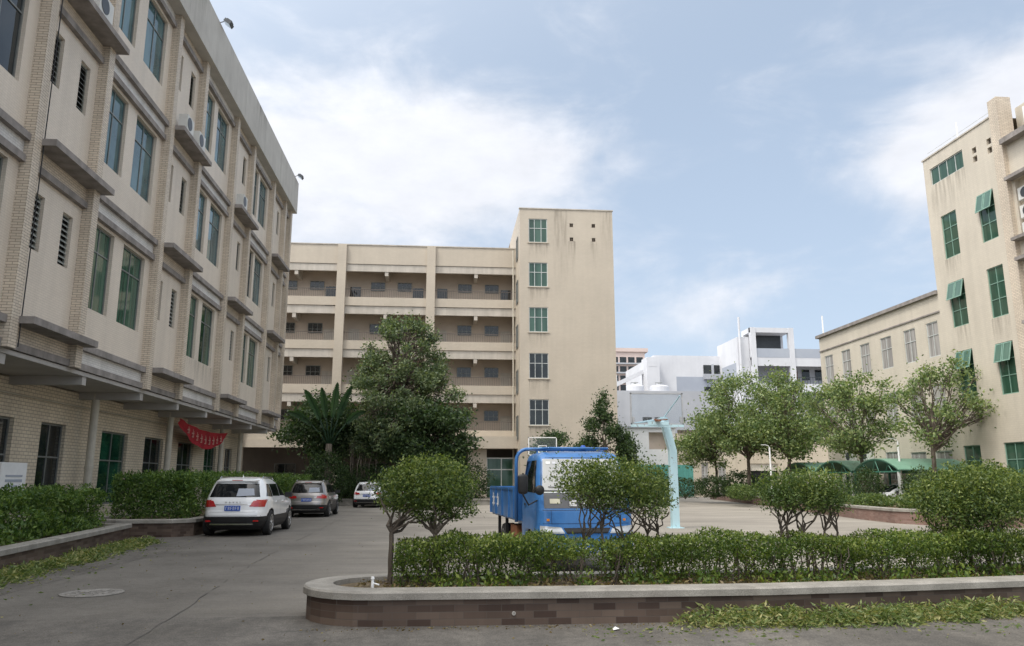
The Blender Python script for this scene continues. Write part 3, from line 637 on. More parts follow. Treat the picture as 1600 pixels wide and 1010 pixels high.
# ------------------------------------------------------------------ right: stair tower block and workshop
rb = thing('tower_block', 'tall cream tower with green awning windows standing at the right edge', 'building', (30, 33, 0))
FR = Facade((26, 0), (0, 1), (-1, 0))
def right_tower():
    Y0, Y1, ZT = 32.2, 37.6, 18.75
    A = [(35.45, 36.65, z, z + 2.35, c) for z, c in ((12.9, 0), (9.25, 1), (5.65, 1))] + [(35.7, 36.95, 1.0, 3.28, 0)]
    B = [(32.7, 33.8, z, z + 2.42, c) for z, c in ((12.9, 1), (9.15, 0), (5.5, 1))] + [(32.8, 34.1, .9, 3.3, 0)]
    strip = (34.45, 37.1, 17.15, 18.1, 0)
    vents = [(y, y + .3, z, z + .3) for y in (32.4, 33.45) for z in (17.05, 17.5)]
    m = MB(); hs = [w[:4] for w in A + B + [strip]] + vents
    FR.wall(m, Y0, Y1, 0, ZT, hs, .15)
    m.quad((26, Y1, 0), (40, Y1, 0), (40, Y1, ZT), (26, Y1, ZT)); m.quad((26, Y0, ZT - .01), (40, Y0, ZT - .01), (40, Y1, ZT - .01), (26, Y1, ZT - .01)); m.build('wall', 'tile_right', rb, world=True)
    m = MB(); FR.box(m, Y0, Y1 + .05, -.2, .05, ZT, ZT + .08); m.build('coping', 'whitebeam', rb, world=True)
    for y0, y1, z0, z1, op in A + B + [strip]:
        st = (y0, y1, z0, z1) == strip[:4]
        w = FR.window(rb, y0, y1, z0, z1, -.1, (.25, .5, .75) if st else (.5,), () if st else (.36, .68), 'alu_w' if st else 'frame_p', 'glass_t', .045)
        if op:      # two top-hung sashes pushed open
            for a, b in ((y0 + .03, (y0 + y1) / 2 - .02), ((y0 + y1) / 2 + .02, y1 - .03)):
                m = MB(); L_, th = .9, R(13); t = .03
                P = lambda s, o: (.02 + math.sin(th) * s + math.cos(th) * o, z1 - .04 - math.cos(th) * s + math.sin(th) * o)
                def bar(u0, u1, s0, s1, o0=0, o1=t):
                    q = [P(s0, o0), P(s1, o0), P(s1, o1), P(s0, o1)]
                    m.add([FR.p(u, d, zz) for u in (u0, u1) for d, zz in q], [(0, 1, 2, 3), (7, 6, 5, 4), (0, 4, 5, 1), (1, 5, 6, 2), (2, 6, 7, 3), (3, 7, 4, 0)])
                bar(a, b, 0, .05); bar(a, b, L_ - .05, L_); bar(a, a + .05, .05, L_ - .05); bar(b - .05, b, .05, L_ - .05); m.cm = 1; bar(a + .05, b - .05, .05, L_ - .05, .008, .02)
                m.build('open_sash', ['frame_p', 'glass_s'], w, world=True)
    for y0, y1, z0, z1, op in A[:2] + B[1:2]: stain(FR, rb, y0 - .05, y1 + .05, z0 - 1.5, z0 - .01)
    stain(FR, rb, 34.4, 37.2, 15.0, 17.14)
    for v in vents:
        m = MB(); FR.box(m, v[0], v[1], -.14, -.13, v[2], v[3]); m.build('vent', 'bark', rb, world=True)
    m = MB(); FR.box(m, 31.6, 32.2, -.6, .12, 0, 19.5); m.build('pilaster', 'tile', rb, world=True)
    # facade running on towards the camera
    m = MB(); FR.wall(m, 10, 31.6, 0, 17.0, [(23.5, 31.4, 12.45, 15.2), (23.5, 31.4, 8.6, 11.35), (23.5, 31.4, 4.7, 7.4)], .35, d=-.1)
    m.quad((26.1, 10, 0), (40, 10, 0), (40, 10, 17), (26.1, 10, 17)); m.box(27.2, 39, 12, 32.1, 17.2, 19.2); m.build('side_wall', 'tile_right', rb, world=True)
    m = MB(); FR.box(m, 10, 31.55, -.9, .3, 17.0, 17.25)
    for z in (15.25, 11.4, 7.45): FR.box(m, 23.3, 31.56, -.08, .3, z - .04, z + .12); FR.box(m, 23.3, 31.56, -.08, .35, z - 2.95, z - 2.80)
    m.build('cornice', 'ledge', rb, world=True)
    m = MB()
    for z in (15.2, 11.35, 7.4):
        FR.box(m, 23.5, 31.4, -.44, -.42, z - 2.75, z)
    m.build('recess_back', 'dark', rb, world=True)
    m = MB()
    for z in (11.35, 7.4):
        for i in range(22): zz = z - 2.7 + i * .124; FR.box(m, 23.5, 31.4, -.16, -.13, zz, zz + .05)
        for i in range(6): FR.box(m, 31.35 - i * 1.5, 31.4 - i * 1.5, -.18, -.10, z - 2.75, z)
    m.build('louver_screen', 'louver', rb, world=True)
    m = MB(); m.tube([(26.9, 31.2, 17.25), (26.9, 31.2, 18.8), (27.2, 31.2, 18.85)], .07, 8); m.build('drain_pipe', 'white', rb, world=True)
    m = MB(); m.tube([(26.5, 35.3, 18.7), (26.5, 35.3, 20.0)], .035, 6); m.build('mast', 'white', rb, world=True)
    m = MB(); m.tube([(26.1, 32.3, 18.8), (26.1, 32.35, 19.1), (26.1, 37.3, 19.1)], .012, 5); m.build('lightning_wire', 'alu_w', rb, world=True)
    m = MB(); m.box(26.3, 39, 12, 37.5, .05, 17.19); m.build('building_core', 'cream', rb, world=True)
right_tower()
for i, z in enumerate((14.15, 13.3, 12.5)):
    ac_unit((26.25, 30.8, z - .03), R(-90), ('highest', 'middle', 'lowest')[i] + ' of the dusty condenser units stacked in the recess at the right edge', 'condensers in the louvred recess', 1.0)

ws = thing('workshop_building', 'low cream workshop with a dark roof edge and curtained windows beside the tower', 'building', (32, 44, 0))
def workshop():
    ys = [(37.95, 38.95), (39.95, 41.05), (42.3, 43.45), (44.65, 45.75), (46.95, 48.05), (49.2, 50.3)]
    hs = [(a, b, 8.05, 9.93) for a, b in ys] + [(a, b, 4.7, 6.6) for a, b in ys] + [(37.9, 39.3, 1.5, 3.1), (40.1, 41.5, 1.5, 3.1), (42.6, 44.0, 1.6, 3.2)]
    m = MB(); FR.wall(m, 37.6, 50.9, 0, 11.3, hs, .12, d=-.05)
    m.quad((26.05, 50.9, 0), (40, 50.9, 0), (40, 50.9, 11.3), (26.05, 50.9, 11.3)); m.box(26.2, 39, 38, 50.8, .05, 11.2); m.build('wall', 'tile_right', ws, world=True)
    m = MB(); FR.box(m, 37.62, 51.1, -.5, .12, 11.3, 11.5); m.build('roof_edge', 'ledge', ws, world=True)
    m = MB(); FR.box(m, 37.62, 50.9, -.04, .01, 10.32, 10.40); m.build('string_course', 'ledge', ws, world=True)
    for i, h in enumerate(hs): FR.window(ws, *h, -.13, (.5,), (.62,), 'alu_w', 'glass_c', .05)
    m = MB(); m.tube([(26.3, 50.7, 11.5), (26.3, 50.7, 12.9)], .05, 6); m.build('mast', 'white', ws, world=True)
workshop()
ac_unit((25.86, 45.6, 2.75), R(-90), 'white condenser fixed on the workshop wall, right one of the pair above the carport', 'condensers on the workshop wall')
ac_unit((25.86, 47.6, 2.75), R(-90), 'white condenser fixed on the workshop wall, left one of the pair above the carport', 'condensers on the workshop wall')

# ------------------------------------------------------------------ far buildings
def far_buildings():
    b = thing('garage_building', 'low cream building with a dark garage opening beyond the planter trees', 'building', (29, 78, 0))
    F = Facade((0, 75), (1, 0), (0, -1))
    hs = [(30.3, 33.1, 0, 3.2), (36, 39.6, 0, 3.2), (25.3, 26.0, 1.0, 3.3), (27.0, 27.8, 1.0, 3.35), (23.6, 24.1, 4.4, 5.6), (24.3, 24.8, 4.4, 5.6)]
    m = MB(); F.wall(m, 23.2, 46, 0, 6.2, hs, .25); m.quad((23.2, 75, 0), (23.2, 85, 0), (23.2, 85, 6.2), (23.2, 75, 6.2)); m.quad((23.2, 75, 6.2), (46, 75, 6.2), (46, 85, 6.2), (23.2, 85, 6.2)); m.build('wall', 'cream', b, world=True)
    m = MB(); F.box(m, 23.1, 46, -.3, .12, 6.2, 6.45); m.build('roof_edge', 'bark', b, world=True)
    m = MB(); m.box(30.3, 33.1, 75.24, 75.3, 0, 2.5); m.build('garage_opening', 'dark', b, world=True)
    for q in ((30.3, 33.1, 2.5), (36, 39.6, 0)): m = MB(); F.box(m, q[0], q[1], -.2, -.15, q[2], 3.2); m.build('roller_shutter', 'shutter', b, world=True)
    for h in hs[2:]: F.window(b, *h, -.2, (.5,), (.5,), 'alu_w', 'glass_c', .05)
    b = thing('annex_building', 'low white annex with a grey window bay between the tree and the hoop', 'building', (20.5, 80, 0))
    F = Facade((0, 76), (1, 0), (0, -1))
    m = MB(); F.wall(m, 16.5, 23.1, 0, 6.7, [(20.4, 22.4, 4.6, 6.3)], .8); m.quad((16.5, 76, 6.7), (23.1, 76, 6.7), (23.1, 86, 6.7), (16.5, 86, 6.7)); m.quad((23.1, 76, 0), (23.1, 86, 0), (23.1, 86, 6.7), (23.1, 76, 6.7)); m.build('wall', 'white', b, world=True)
    m = MB(); F.box(m, 20.4, 22.4, -.82, -.78, 4.6, 6.3); m.build('recess_back', 'gallery', b, world=True)
    m = MB(); F.box(m, 16.4, 23.2, -.3, .25, 6.7, 6.85); m.build('roof_edge', 'far_grey', b, world=True)
    t = thing('site_fence', 'teal sheet fence in front of the white annex', 'fence', (20, 72, 0))
    m = MB(); [m.box(14 + i * .5, 14.48 + i * .5, 72, 72.05 + .02 * (i % 2), .1, 3.0) for i in range(19)]; m.build('sheet', 'teal', t, world=True)
    m = MB(); [m.box(x, x + .08, 72.08, 72.16, 0, 3.05) for x in (14, 17, 20, 23)]; m.build('posts', 'alu_w', t, world=True)
    b = thing('grey_warehouse', 'pale grey windowed wall block with roof tanks behind the hoop', 'building', (28, 95, 0))
    F = Facade((0, 92), (1, 0), (0, -1))
    hs = [(24.0, 25.2, 8.4, 9.1), (25.5, 26.2, 8.4, 9.1), (28.6, 29.3, 8.4, 9.1), (31.4, 32.6, 8.4, 9.0)]
    m = MB(); F.wall(m, 18, 35, 0, 12.3, hs, .2); m.quad((18, 92, 12.3), (35, 92, 12.3), (35, 100, 12.3), (18, 100, 12.3)); m.quad((35, 92, 0), (35, 100, 0), (35, 100, 12.3), (35, 92, 12.3)); m.build('wall', 'far_grey', b, world=True)
    for h in hs: F.window(b, *h, -.15, (.5,), (), 'alu', 'glass_d', .06)
    for x, r, lab in ((23.1, 1.1, 'wide rusty white roof tank, left of the two on the grey block'), (26.2, 1.2, 'clean white roof tank, right of the two on the grey block'), ):
        t = thing('water_tank', lab, 'water tank', (x + .6, 94, 12.31), group='tanks on the grey block')
        m = MB(); m.lathe([(r, 0), (r, .7), (r * .85, .85), (r * .4, .95), (r * .2, 1.0)], (0, 0, 0), n=18); m.build('vessel', 'far_white', t)
        m = MB(); m.lathe([(.18, 1.0), (.18, 1.12)], (0, 0, 0), n=10); m.tube([(-.5, 0, .9), (-.5, 0, 1.25), (.4, 0, 1.25)], .04, 6); m.build('lid', 'alu', t)
    b = thing('white_block', 'white windowless block with a grey panel and corner balconies behind the tanks', 'building', (36, 118, 0))
    m = MB(); m.box(31.2, 41.4, 112, 130, 0, 20.0); m.build('wall', 'far_white', b, world=True)
    m = MB(); m.box(34.6, 40.0, 111.96, 112.02, 14.2, 16.8); m.build('panel', 'far_blue', b, world=True)
    m = MB()
    for z in (17.2, 13.9, 10.6): m.box(38.8, 41.3, 111.9, 111.99, z, z + 1.4)
    m.build('balcony_opening', 'glass_d', b, world=True)
    m = MB()
    for z in (16.4, 13.1): m.box(38.7, 41.5, 111.4, 112, z, z + .8); m.box(40.0, 40.3, 111.6, 111.9, z + .8, z + 2.3)
    m.build('balcony', 'far_grey', b, world=True)
    m = MB(); m.box(29.6, 31.5, 110, 113, 0, 19.4); m.box(29.9, 31.1, 109.97, 110.02, 18.0, 18.9); m.build('stair_shaft', 'far_white', b, world=True)
    m = MB()
    m.add([(23.4, 112, 14.2), (30.0, 112, 17.4), (30.0, 112, 18.0), (23.4, 112, 14.9), (23.4, 114, 14.2), (30.0, 114, 17.4), (30.0, 114, 18.0), (23.4, 114, 14.9)], [(0, 1, 2, 3), (7, 6, 5, 4), (0, 4, 5, 1), (3, 2, 6, 7), (0, 3, 7, 4), (1, 5, 6, 2)]); m.box(22.8, 26, 114, 120, 0, 17.2); m.box(26, 30, 114, 120, 0, 14.8)
    m.build('stair_ramp', 'far_white', b, world=True)
    b = thing('apartment_tower', 'distant pink apartment tower with rows of windows peeking past the cream tower', 'building', (50, 240, 0))
    m = MB(); m.box(48.5, 64, 240, 256, 0, 42); m.box(47, 49.5, 241, 256, 0, 43.0); m.build('wall', 'far_pink', b, world=True)
    m = MB(); m.box(47, 65, 239.5, 257, 42.0, 43.2); m.build('roof_edge', 'far_pink', b, world=True)
    for k in range(6):
        z = 39.4 - k * 3.0
        for i in range(5): m = MB(); m.box(50.4 + i * 2.7, 52.5 + i * 2.7, 239.9, 240.1, z - 1.0, z + .9); m.build('window', 'glass_d', b, world=True)
        m = MB(); m.box(49.8, 63.8, 239.0, 239.9, z - 1.5, z - 1.05); m.build('balcony_row', 'far_grey', b, world=True)
    # white gallery block
    b = thing('white_gallery_block', 'white block with open upper galleries and red doors above the trees', 'building', (46, 108, 0))
    F = Facade((0, 104), (1, 0), (0, -1))
    m = MB(); m.box(43.0, 65, 107, 116, 0, 19.4); m.box(41.4, 43.1, 104.6, 112.7, 0, 21.6)
    for z in (18.6, 14.9, 11.2, 7.5, 3.8): m.box(43.1, 65, 104, 107, z - .4, z); m.box(43.1, 65, 104, 104.2, z - 1.2, z - .4)
    m.box(43.1, 49.0, 104, 107.2, 22.2, 22.9); m.box(43.1, 49.0, 106.5, 107.2, 18.6, 22.2)
    m.build('wall', 'far_white', b, world=True)
    m = MB(); m.box(43.15, 65, 103.98, 104.15, 18.6, 19.9); m.build('parapet', 'far_blue', b, world=True)
    m = MB(); m.box(41.35, 41.4, 105.5, 111, 14.6, 18.0); m.build('panel', 'far_blue', b, world=True)
    for x in (43.1, 48.7, 59.7):
        m = MB(); m.box(x, x + .75, 103.85, 104.5, 0, 22.9 if x < 49 else 19.9); m.build('column', 'far_white', b, world=True)
    for z in (14.9, 11.2, 7.5):
        m = MB(); m.box(43.7, 65, 106.9, 106.98, z + .2, z + 2.9); m.build('gallery_back', 'far_grey', b, world=True)
        for x in (50.0, 55.3, 61.1): m = MB(); m.box(x, x + 1.0, 106.8, 106.9, z, z + 2.2); m.build('door', 'door_red', b, world=True)
        for x in (51.7, 53.7, 56.9, 58.4): m = MB(); m.box(x, x + 1.1, 106.8, 106.9, z + .9, z + 2.4); m.build('window', 'glass_d', b, world=True)
        m = MB(); m.box(43.9, 59.7, 104.05, 104.1, z + .9, z + .97); [m.box(43.9 + i * .4, 43.94 + i * .4, 104.05, 104.1, z, z + .9) for i in range(40)]; m.build('railing', 'lamp_grey', b, world=True)
    m = MB(); m.box(43.9, 48.6, 106.4, 106.5, 19.9, 22.2); m.build('roof_room_back', 'lamp_grey', b, world=True)
    m = MB(); m.tube([(41.6, 104.2, 10), (41.6, 104.2, 24.4)], .16, 8); m.build('pipe', 'far_white', b, world=True)
far_buildings()

# ------------------------------------------------------------------ planters
def offset_poly(P, d):
    n = len(P); out = []
    for i in range(n):
        a, b, c = Vector(P[i - 1]), Vector(P[i]), Vector(P[(i + 1) % n]); e1 = (b - a).normalized(); e2 = (c - b).normalized()
        n1 = Vector((e1.y, -e1.x)); n2 = Vector((e2.y, -e2.x)); k = n1 + n2; k = k / max(.35, k.dot(n1)) if k.length > 1e-6 else n1
        out.append((b.x + k.x * d, b.y + k.y * d))
    return out
def planter(label, P, h, wallmat, cap_in=.30, cap_h=.11, soil=.06, cap='cap', over=.045):
    """P is counter-clockwise seen from above"""
    c = (sum(p[0] for p in P) / len(P), sum(p[1] for p in P) / len(P)); t = thing('planter', label, 'planter', (c[0], c[1], 0))
    m = MB(); inn = offset_poly(P, -.22); n = len(P)
    for i in range(n):
        j = (i + 1) % n; a, b, e, f = P[i], P[j], inn[j], inn[i]
        m.quad((*a, 0), (*b, 0), (*b, h - cap_h), (*a, h - cap_h)); m.quad((*f, h - cap_h), (*e, h - cap_h), (*e, 0), (*f, 0))
    m.build('wall', wallmat, t, world=True)
    o = offset_poly(P, over); o2 = offset_poly(P, over - .02); q = offset_poly(P, -cap_in); m = MB()
    for i in range(n):
        j = (i + 1) % n
        m.quad((*o[i], h - cap_h), (*o[j], h - cap_h), (*o[j], h - .02), (*o[i], h - .02)); m.quad((*o[i], h - .02), (*o[j], h - .02), (*o2[j], h), (*o2[i], h)); m.quad((*o2[i], h), (*o2[j], h), (*q[j], h), (*q[i], h))
        m.quad((*q[i], h), (*q[j], h), (*q[j], h - .2), (*q[i], h - .2)); m.quad((*q[i], h - cap_h), (*q[j], h - cap_h), (*o[j], h - cap_h), (*o[i], h - cap_h))
    m.build('capstone', cap, t, world=True)
    m = MB(); s = offset_poly(P, -cap_in + .02); m.add([(x, y, h - soil) for x, y in s], [tuple(range(len(s)))]); m.build('soil', 'soil', t, world=True)
    return t
tip = [(-0.75 + .86 * math.cos(a) * 1.0, 9.95 + .83 * math.sin(a)) for a in [R(90 + 15 * i) for i in range(1, 12)]]
front = [(-0.75, 9.12), (1.5, 9.09), (3.8, 9.12), (5.6, 9.30), (7.4, 9.55), (10, 10.1), (13, 11.0)]
back = [(12.6, 12.7), (9.6, 11.8), (7.0, 11.2), (5.2, 10.95), (3.5, 10.82), (-0.75, 10.78)]
planter('long brown tiled planter with granite cap and rounded end before the blue truck', tip + front + back, .38, 'dark_tile', cap_h=.09)
planter('brown tiled planter at the left edge below the clipped hedge', [(-7.55, 13.9), (-8.0, 17.6), (-8.72, 23.0), (-10.2, 23.1), (-9.6, 17.5), (-9.2, 10), (-7.3, 10)][::-1] if False else
        [(-9.3, 9), (-7.25, 9), (-7.6, 14.3), (-8.05, 18.2), (-8.62, 22.85), (-9.75, 22.9)], .42, 'dark_tile', cap_in=.26)
planter('brown tiled planter beside the white car with a rounded corner', [(-10.4, 24.2), (-10.2, 23.85), (-9.2, 23.4), (-7.7, 23.45), (-7.22, 23.9), (-7.18, 26), (-7.12, 46.5), (-9.9, 46.5)], .5, 'dark_tile', cap_in=.24)
planter('reddish tiled planter along the far right side of the court', [(17.0, 28.5), (17.6, 26.8), (19.5, 25.3), (25, 24.5), (25.5, 44), (25.2, 66), (22.9, 66), (20.8, 51), (19.2, 42.7), (17.3, 31.4)], .55, 'red_tile', cap_in=.25)
planter('grey kerbed planter under the big dark tree', [(-8.4, 52.5), (4.2, 51.5), (4.4, 55.8), (-8.4, 56)], .4, 'cap', cap_in=.2)

# ------------------------------------------------------------------ hedges and clipped bushes
def hedge(label, pts_fn, n, size, mat, stems, loc, cat='hedge', seed=0):
    t = thing('hedge', label, cat, loc)
    leaf_mesh('foliage', pts_fn(n), size, mat, t, up=.55)
    for p in stems: m = MB(); p(m); m.build('stem', 'bark', t, world=True)
    return t
def lump(x, y, s=1.0): return .5 * math.sin(x * 1.9 * s + y) + .3 * math.sin(x * 4.3 * s + 1.7 * y + 1) + .2 * math.sin(x * 9.1 * s + 2)
def centre_y(x): return np.interp(x, [-1, 1, 3.8, 5.6, 7.4, 10, 13], [10.15, 10.15, 10.15, 10.25, 10.45, 11.0, 11.9])
def long_hedge_pts(n):
    x = RNG.uniform(-.58, 12.6, n); u = RNG.uniform(size=n); top = .875 + .03 * np.sin(x * 2.1) + .03 * np.sin(x * 5.3 + 1) + .02 * np.sin(x * 11)
    thick = .5 + .5 * np.clip((x - 2.5) / 3, 0, 1) * .7
    # full at the top, thinning out to bare stems below
    z = np.where(u < .56, top - .30 * RNG.uniform(size=n) ** 1.2, .33 + RNG.uniform(size=n) ** (1.15 - .45 * thick) * (top - .45))
    dens = np.clip(.50 + 1.0 * np.array([lump(a, 1.3) for a in x]) + thick * .55, 0.12, 1)
    keep = (z > .68 + .05 * np.sin(x * 7)) | (RNG.uniform(size=n) < dens * 1.1)
    hw = .40 + .05 * np.sin(x * 3.1 + 2) + .04 * np.sin(x * 8)
    hw = hw * np.where(z > .66, 1, .78)
    e = RNG.uniform(size=n) ** .6 * np.where(RNG.uniform(size=n) < .5, -1, 1)
    y = centre_y(x) + e * hw; z = z + RNG.normal(size=n) * .015
    return np.stack([x, y, z], 1)[keep]
def long_stem(x):
    def f(m):
        y = float(centre_y(x)) + random.uniform(-.3, .3); z0 = .3
        for _ in range(random.choice((1, 2, 3))):
            a = Vector((x + random.uniform(-.05, .05), y, z0)); b = a + Vector((random.uniform(-.18, .18), random.uniform(-.12, .12), random.uniform(.4, .6)))
            limb(m, a, b, random.uniform(.010, .019), .005, 0, 5, .06)
    return f
lh = hedge('long clipped hedge with bare lower stems growing in the long front planter', long_hedge_pts, 95000, .038, 'lf_hedge', [long_stem(-.5 + i * .105 + random.uniform(-.04, .04)) for i in range(96)], (2, 10.2, .3))

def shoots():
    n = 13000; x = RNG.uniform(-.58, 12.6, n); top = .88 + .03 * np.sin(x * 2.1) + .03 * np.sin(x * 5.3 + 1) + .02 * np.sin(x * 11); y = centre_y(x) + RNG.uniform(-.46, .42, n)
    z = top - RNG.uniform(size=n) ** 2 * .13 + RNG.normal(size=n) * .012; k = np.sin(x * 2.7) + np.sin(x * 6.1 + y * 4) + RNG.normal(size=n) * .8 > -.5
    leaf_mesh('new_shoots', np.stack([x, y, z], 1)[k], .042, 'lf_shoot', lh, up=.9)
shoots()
def topiary(label, base_pts, lobes, n, size, mat, bark='bark', r0=.035, twigs=26, group='clipped bushes standing above the long hedge'):
    t = thing('topiary_bush', label, 'bush', base_pts[0], group=group)
    lo = [min(l[0][i] - l[1][i] for l in lobes) for i in range(3)]; hi = [max(l[0][i] + l[1][i] for l in lobes) for i in range(3)]
    core = (tuple((a + b) / 2 for a, b in zip(lo, hi)), tuple((b - a) / 2 * f for a, b, f in zip(lo, hi, (.88, .85, .74))))
    tot = sum(w[1][0] * w[1][1] + w[1][0] * w[1][2] for w in lobes); P = [blob_pts(*core, int(n * .24), .3, .8)]
    for c, rad in lobes: P.append(blob_pts(c, rad, int(n * .72 * (rad[0] * rad[1] + rad[0] * rad[2]) / tot), .5, .7))
    P = np.concatenate(P); sp = RNG.uniform(size=len(P)) < .28; P[sp] += RNG.normal(size=(sp.sum(), 3)) * .06; P = P[P[:, 2] > lo[2] - .04]
    leaf_mesh('crown', P, size, mat, t, up=.4)
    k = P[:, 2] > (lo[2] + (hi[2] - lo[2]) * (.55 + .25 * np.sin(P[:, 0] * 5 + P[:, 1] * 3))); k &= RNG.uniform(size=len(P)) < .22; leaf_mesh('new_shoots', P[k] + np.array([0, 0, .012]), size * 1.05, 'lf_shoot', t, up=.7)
    m = MB()
    low = min(l[0][2] - l[1][2] for l in lobes); forks = []
    for bp in base_pts:
        b = Vector(bp); k = Vector((b.x + random.uniform(-.07, .07), b.y + random.uniform(-.05, .05), b.z + (low - b.z) * random.uniform(.62, .85)))
        limb(m, b, k, r0, r0 * .8, 0, 5, .025); forks.append(k)
    for i in range(twigs):
        k = forks[i % len(forks)]; near = sorted(lobes, key=lambda l: (Vector(l[0]) - k).length)[:3]; c, rad = random.choice(near)
        e = Vector(c) + Vector((random.uniform(-.75, .75) * rad[0], random.uniform(-.7, .7) * rad[1], random.uniform(-.5, .3) * rad[2]))
        limb(m, k, e, r0 * .55, .006, .10, 7, .07)
    m.build('trunk', bark, t, world=True); return t
topiary('round clipped bush at the left end of the hedge, on two bare crooked trunks', [(-.65, 10.2, .3), (-.02, 10.2, .3)],
        [((-.52, 10.3, 1.5), (.42, .42, .28)), ((-.2, 10.35, 1.66), (.46, .45, .27)), ((.12, 10.4, 1.54), (.40, .42, .32)), ((-.15, 10.15, 1.44), (.5, .4, .22)), ((.2, 10.3, 1.24), (.28, .3, .16)), ((-.5, 10.3, 1.32), (.32, .3, .17)), ((-.15, 10.3, 1.2), (.3, .3, .14))], 16500, .038, 'lf_top', 'bark', .036, 24)
topiary('wide clipped bush directly in front of the blue truck', [(1.8, 10.3, .3), (2.12, 10.3, .3), (2.42, 10.25, .3), (2.72, 10.3, .3), (2.9, 10.35, .3)],
        [((1.82, 10.3, 1.62), (.42, .4, .25)), ((2.25, 10.3, 1.66), (.45, .42, .26)), ((2.65, 10.35, 1.58), (.40, .42, .30)), ((2.86, 10.35, 1.42), (.24, .32, .22)), ((2.75, 10.2, 1.28), (.24, .3, .18)), ((2.0, 10.2, 1.45), (.4, .3, .22)), ((2.35, 10.3, 1.32), (.45, .3, .18))], 15000, .037, 'lf_top', 'bark', .020, 36)
topiary('flat topped grey green bush with many bare forked stems, right of the basketball pole', [(4.5, 10.3, .4), (4.68, 10.35, .4), (4.88, 10.3, .4), (5.08, 10.35, .4), (5.32, 10.35, .4)],
        [((4.62, 10.4, 1.52), (.40, .42, .22)), ((5.0, 10.4, 1.55), (.42, .42, .22)), ((5.32, 10.4, 1.46), (.28, .4, .26)), ((4.85, 10.3, 1.36), (.5, .35, .2)), ((5.2, 10.3, 1.3), (.28, .3, .16)), ((4.55, 10.3, 1.34), (.3, .3, .16))], 12000, .037, 'lf_shrub', 'bark', .021, 34)
topiary('dense round bush at the right end of the hedge', [(6.9, 10.6, .3), (7.4, 10.6, .3), (7.9, 10.6, .3)],
        [((7.15, 10.6, 1.4), (.55, .5, .36)), ((7.55, 10.6, 1.48), (.6, .5, .38)), ((8.05, 10.7, 1.36), (.5, .5, .34)), ((7.0, 10.45, 1.2), (.45, .4, .3)), ((7.5, 10.4, 1.15), (.6, .4, .3))], 28000, .039, 'lf_top', 'bark', .025, 30)

def box_hedge_pts(x0, x1, y0, y1, z0, z1, slant=0.0, rough=.12):
    def f(n):
        u, v, w = RNG.uniform(size=(3, n)); face = RNG.uniform(size=n)
        y = y0 + (y1 - y0) * v; xe = slant * (y - y0); X0 = x0 + xe; X1 = x1 + xe
        bump = rough * (np.sin(y * 2.2) + .6 * np.sin(y * 5.1 + w * 4) + .5 * np.sin(w * 9 + y))
        top = z1 + bump * .7
        zz = z0 + (top - z0) * w ** .8; xx = X0 + (X1 - X0) * u
        xx = np.where(face < .45, X1 + bump - RNG.uniform(size=n) ** 2 * .3, xx); zz = np.where((face >= .45) & (face < .75), top - RNG.uniform(size=n) ** 2 * .25, zz)
        y = np.where(face > .80, np.where(RNG.uniform(size=n) < .85, y0, y1) + RNG.normal(size=n) * .12, y)
        return np.stack([xx, y, zz], 1)
    return f
def gone_stems(xs): return [lambda m, p=p: limb(m, p, (p[0] + random.uniform(-.1, .1), p[1], p[2] + .7), .02, .008, 0, 4, .05) for p in xs]
hedge('clipped green hedge in the nearer left planter below the ground floor windows', box_hedge_pts(-9.9, -8.35, 13, 20.9, .4, 1.27, -.06, .16), 34000, .075, 'lf_left', gone_stems([(-9.4, 13.5 + i, .4) for i in range(8)]), (-9.4, 17, .4))
hedge('tall bushy hedge beside the white car in the rounded corner planter', box_hedge_pts(-9.7, -7.45, 24.2, 44, .45, 1.72, 0.0, .15), 52000, .085, 'lf_left', gone_stems([(-9.0, 24.6 + i, .4) for i in range(15)]), (-8.6, 34, .5))
def low_plants():
    n = 3600; y = RNG.uniform(13, 22.2, n); x = -8.0 - .118 * (y - 14) - RNG.uniform(0, .5, n); z = .40 + RNG.uniform(size=n) ** 1.6 * .34
    o = leaf_mesh('ground_cover', np.stack([x, y, z], 1), .09, 'lf_left', up=.7); tag(o, 'low leafy plants along the cap of the nearer left planter', 'ground cover', kind='stuff')
low_plants()

# ------------------------------------------------------------------ trees
def tree(name, label, cat, base, trunk_h, lobes, n, size, mat, r0=.12, lean=(0, 0), bark='bark', group=None, up=.2, aspect=.5, inner=.35, forks=True):
    t = thing(name, label, cat, base, group=group); P = []
    tot = sum((l[1][0] * l[1][1] * l[1][2]) ** .67 for l in lobes)
    for c, rad in lobes: P.append(blob_pts(c, rad, int(n * (rad[0] * rad[1] * rad[2]) ** .67 / tot), inner, .6))
    P = [p + RNG.normal(size=p.shape) * size * 1.7 * (RNG.uniform(size=len(p)) < .42)[:, None] for p in P]
    leaf_mesh('crown', np.concatenate(P), size, mat, t, up=up, aspect=aspect)
    m = MB(); b = Vector(base); top = b + Vector((lean[0], lean[1], trunk_h))
    limb(m, b - Vector((0, 0, .1)), top, r0, r0 * .7, 0, 7, .012)
    for c, rad in lobes:
        c = Vector(c); limb(m, top - Vector((0, 0, random.uniform(0, .2) * trunk_h)), c, r0 * .32, r0 * .08, .1, 6, .05)
        for _ in range(3): limb(m, c.lerp(top, random.uniform(.1, .5)), c + Vector([random.uniform(-.7, .7) * r for r in rad]), r0 * .13, .008, .1, 5, .06)
    m.build('trunk', bark, t, world=True); return t
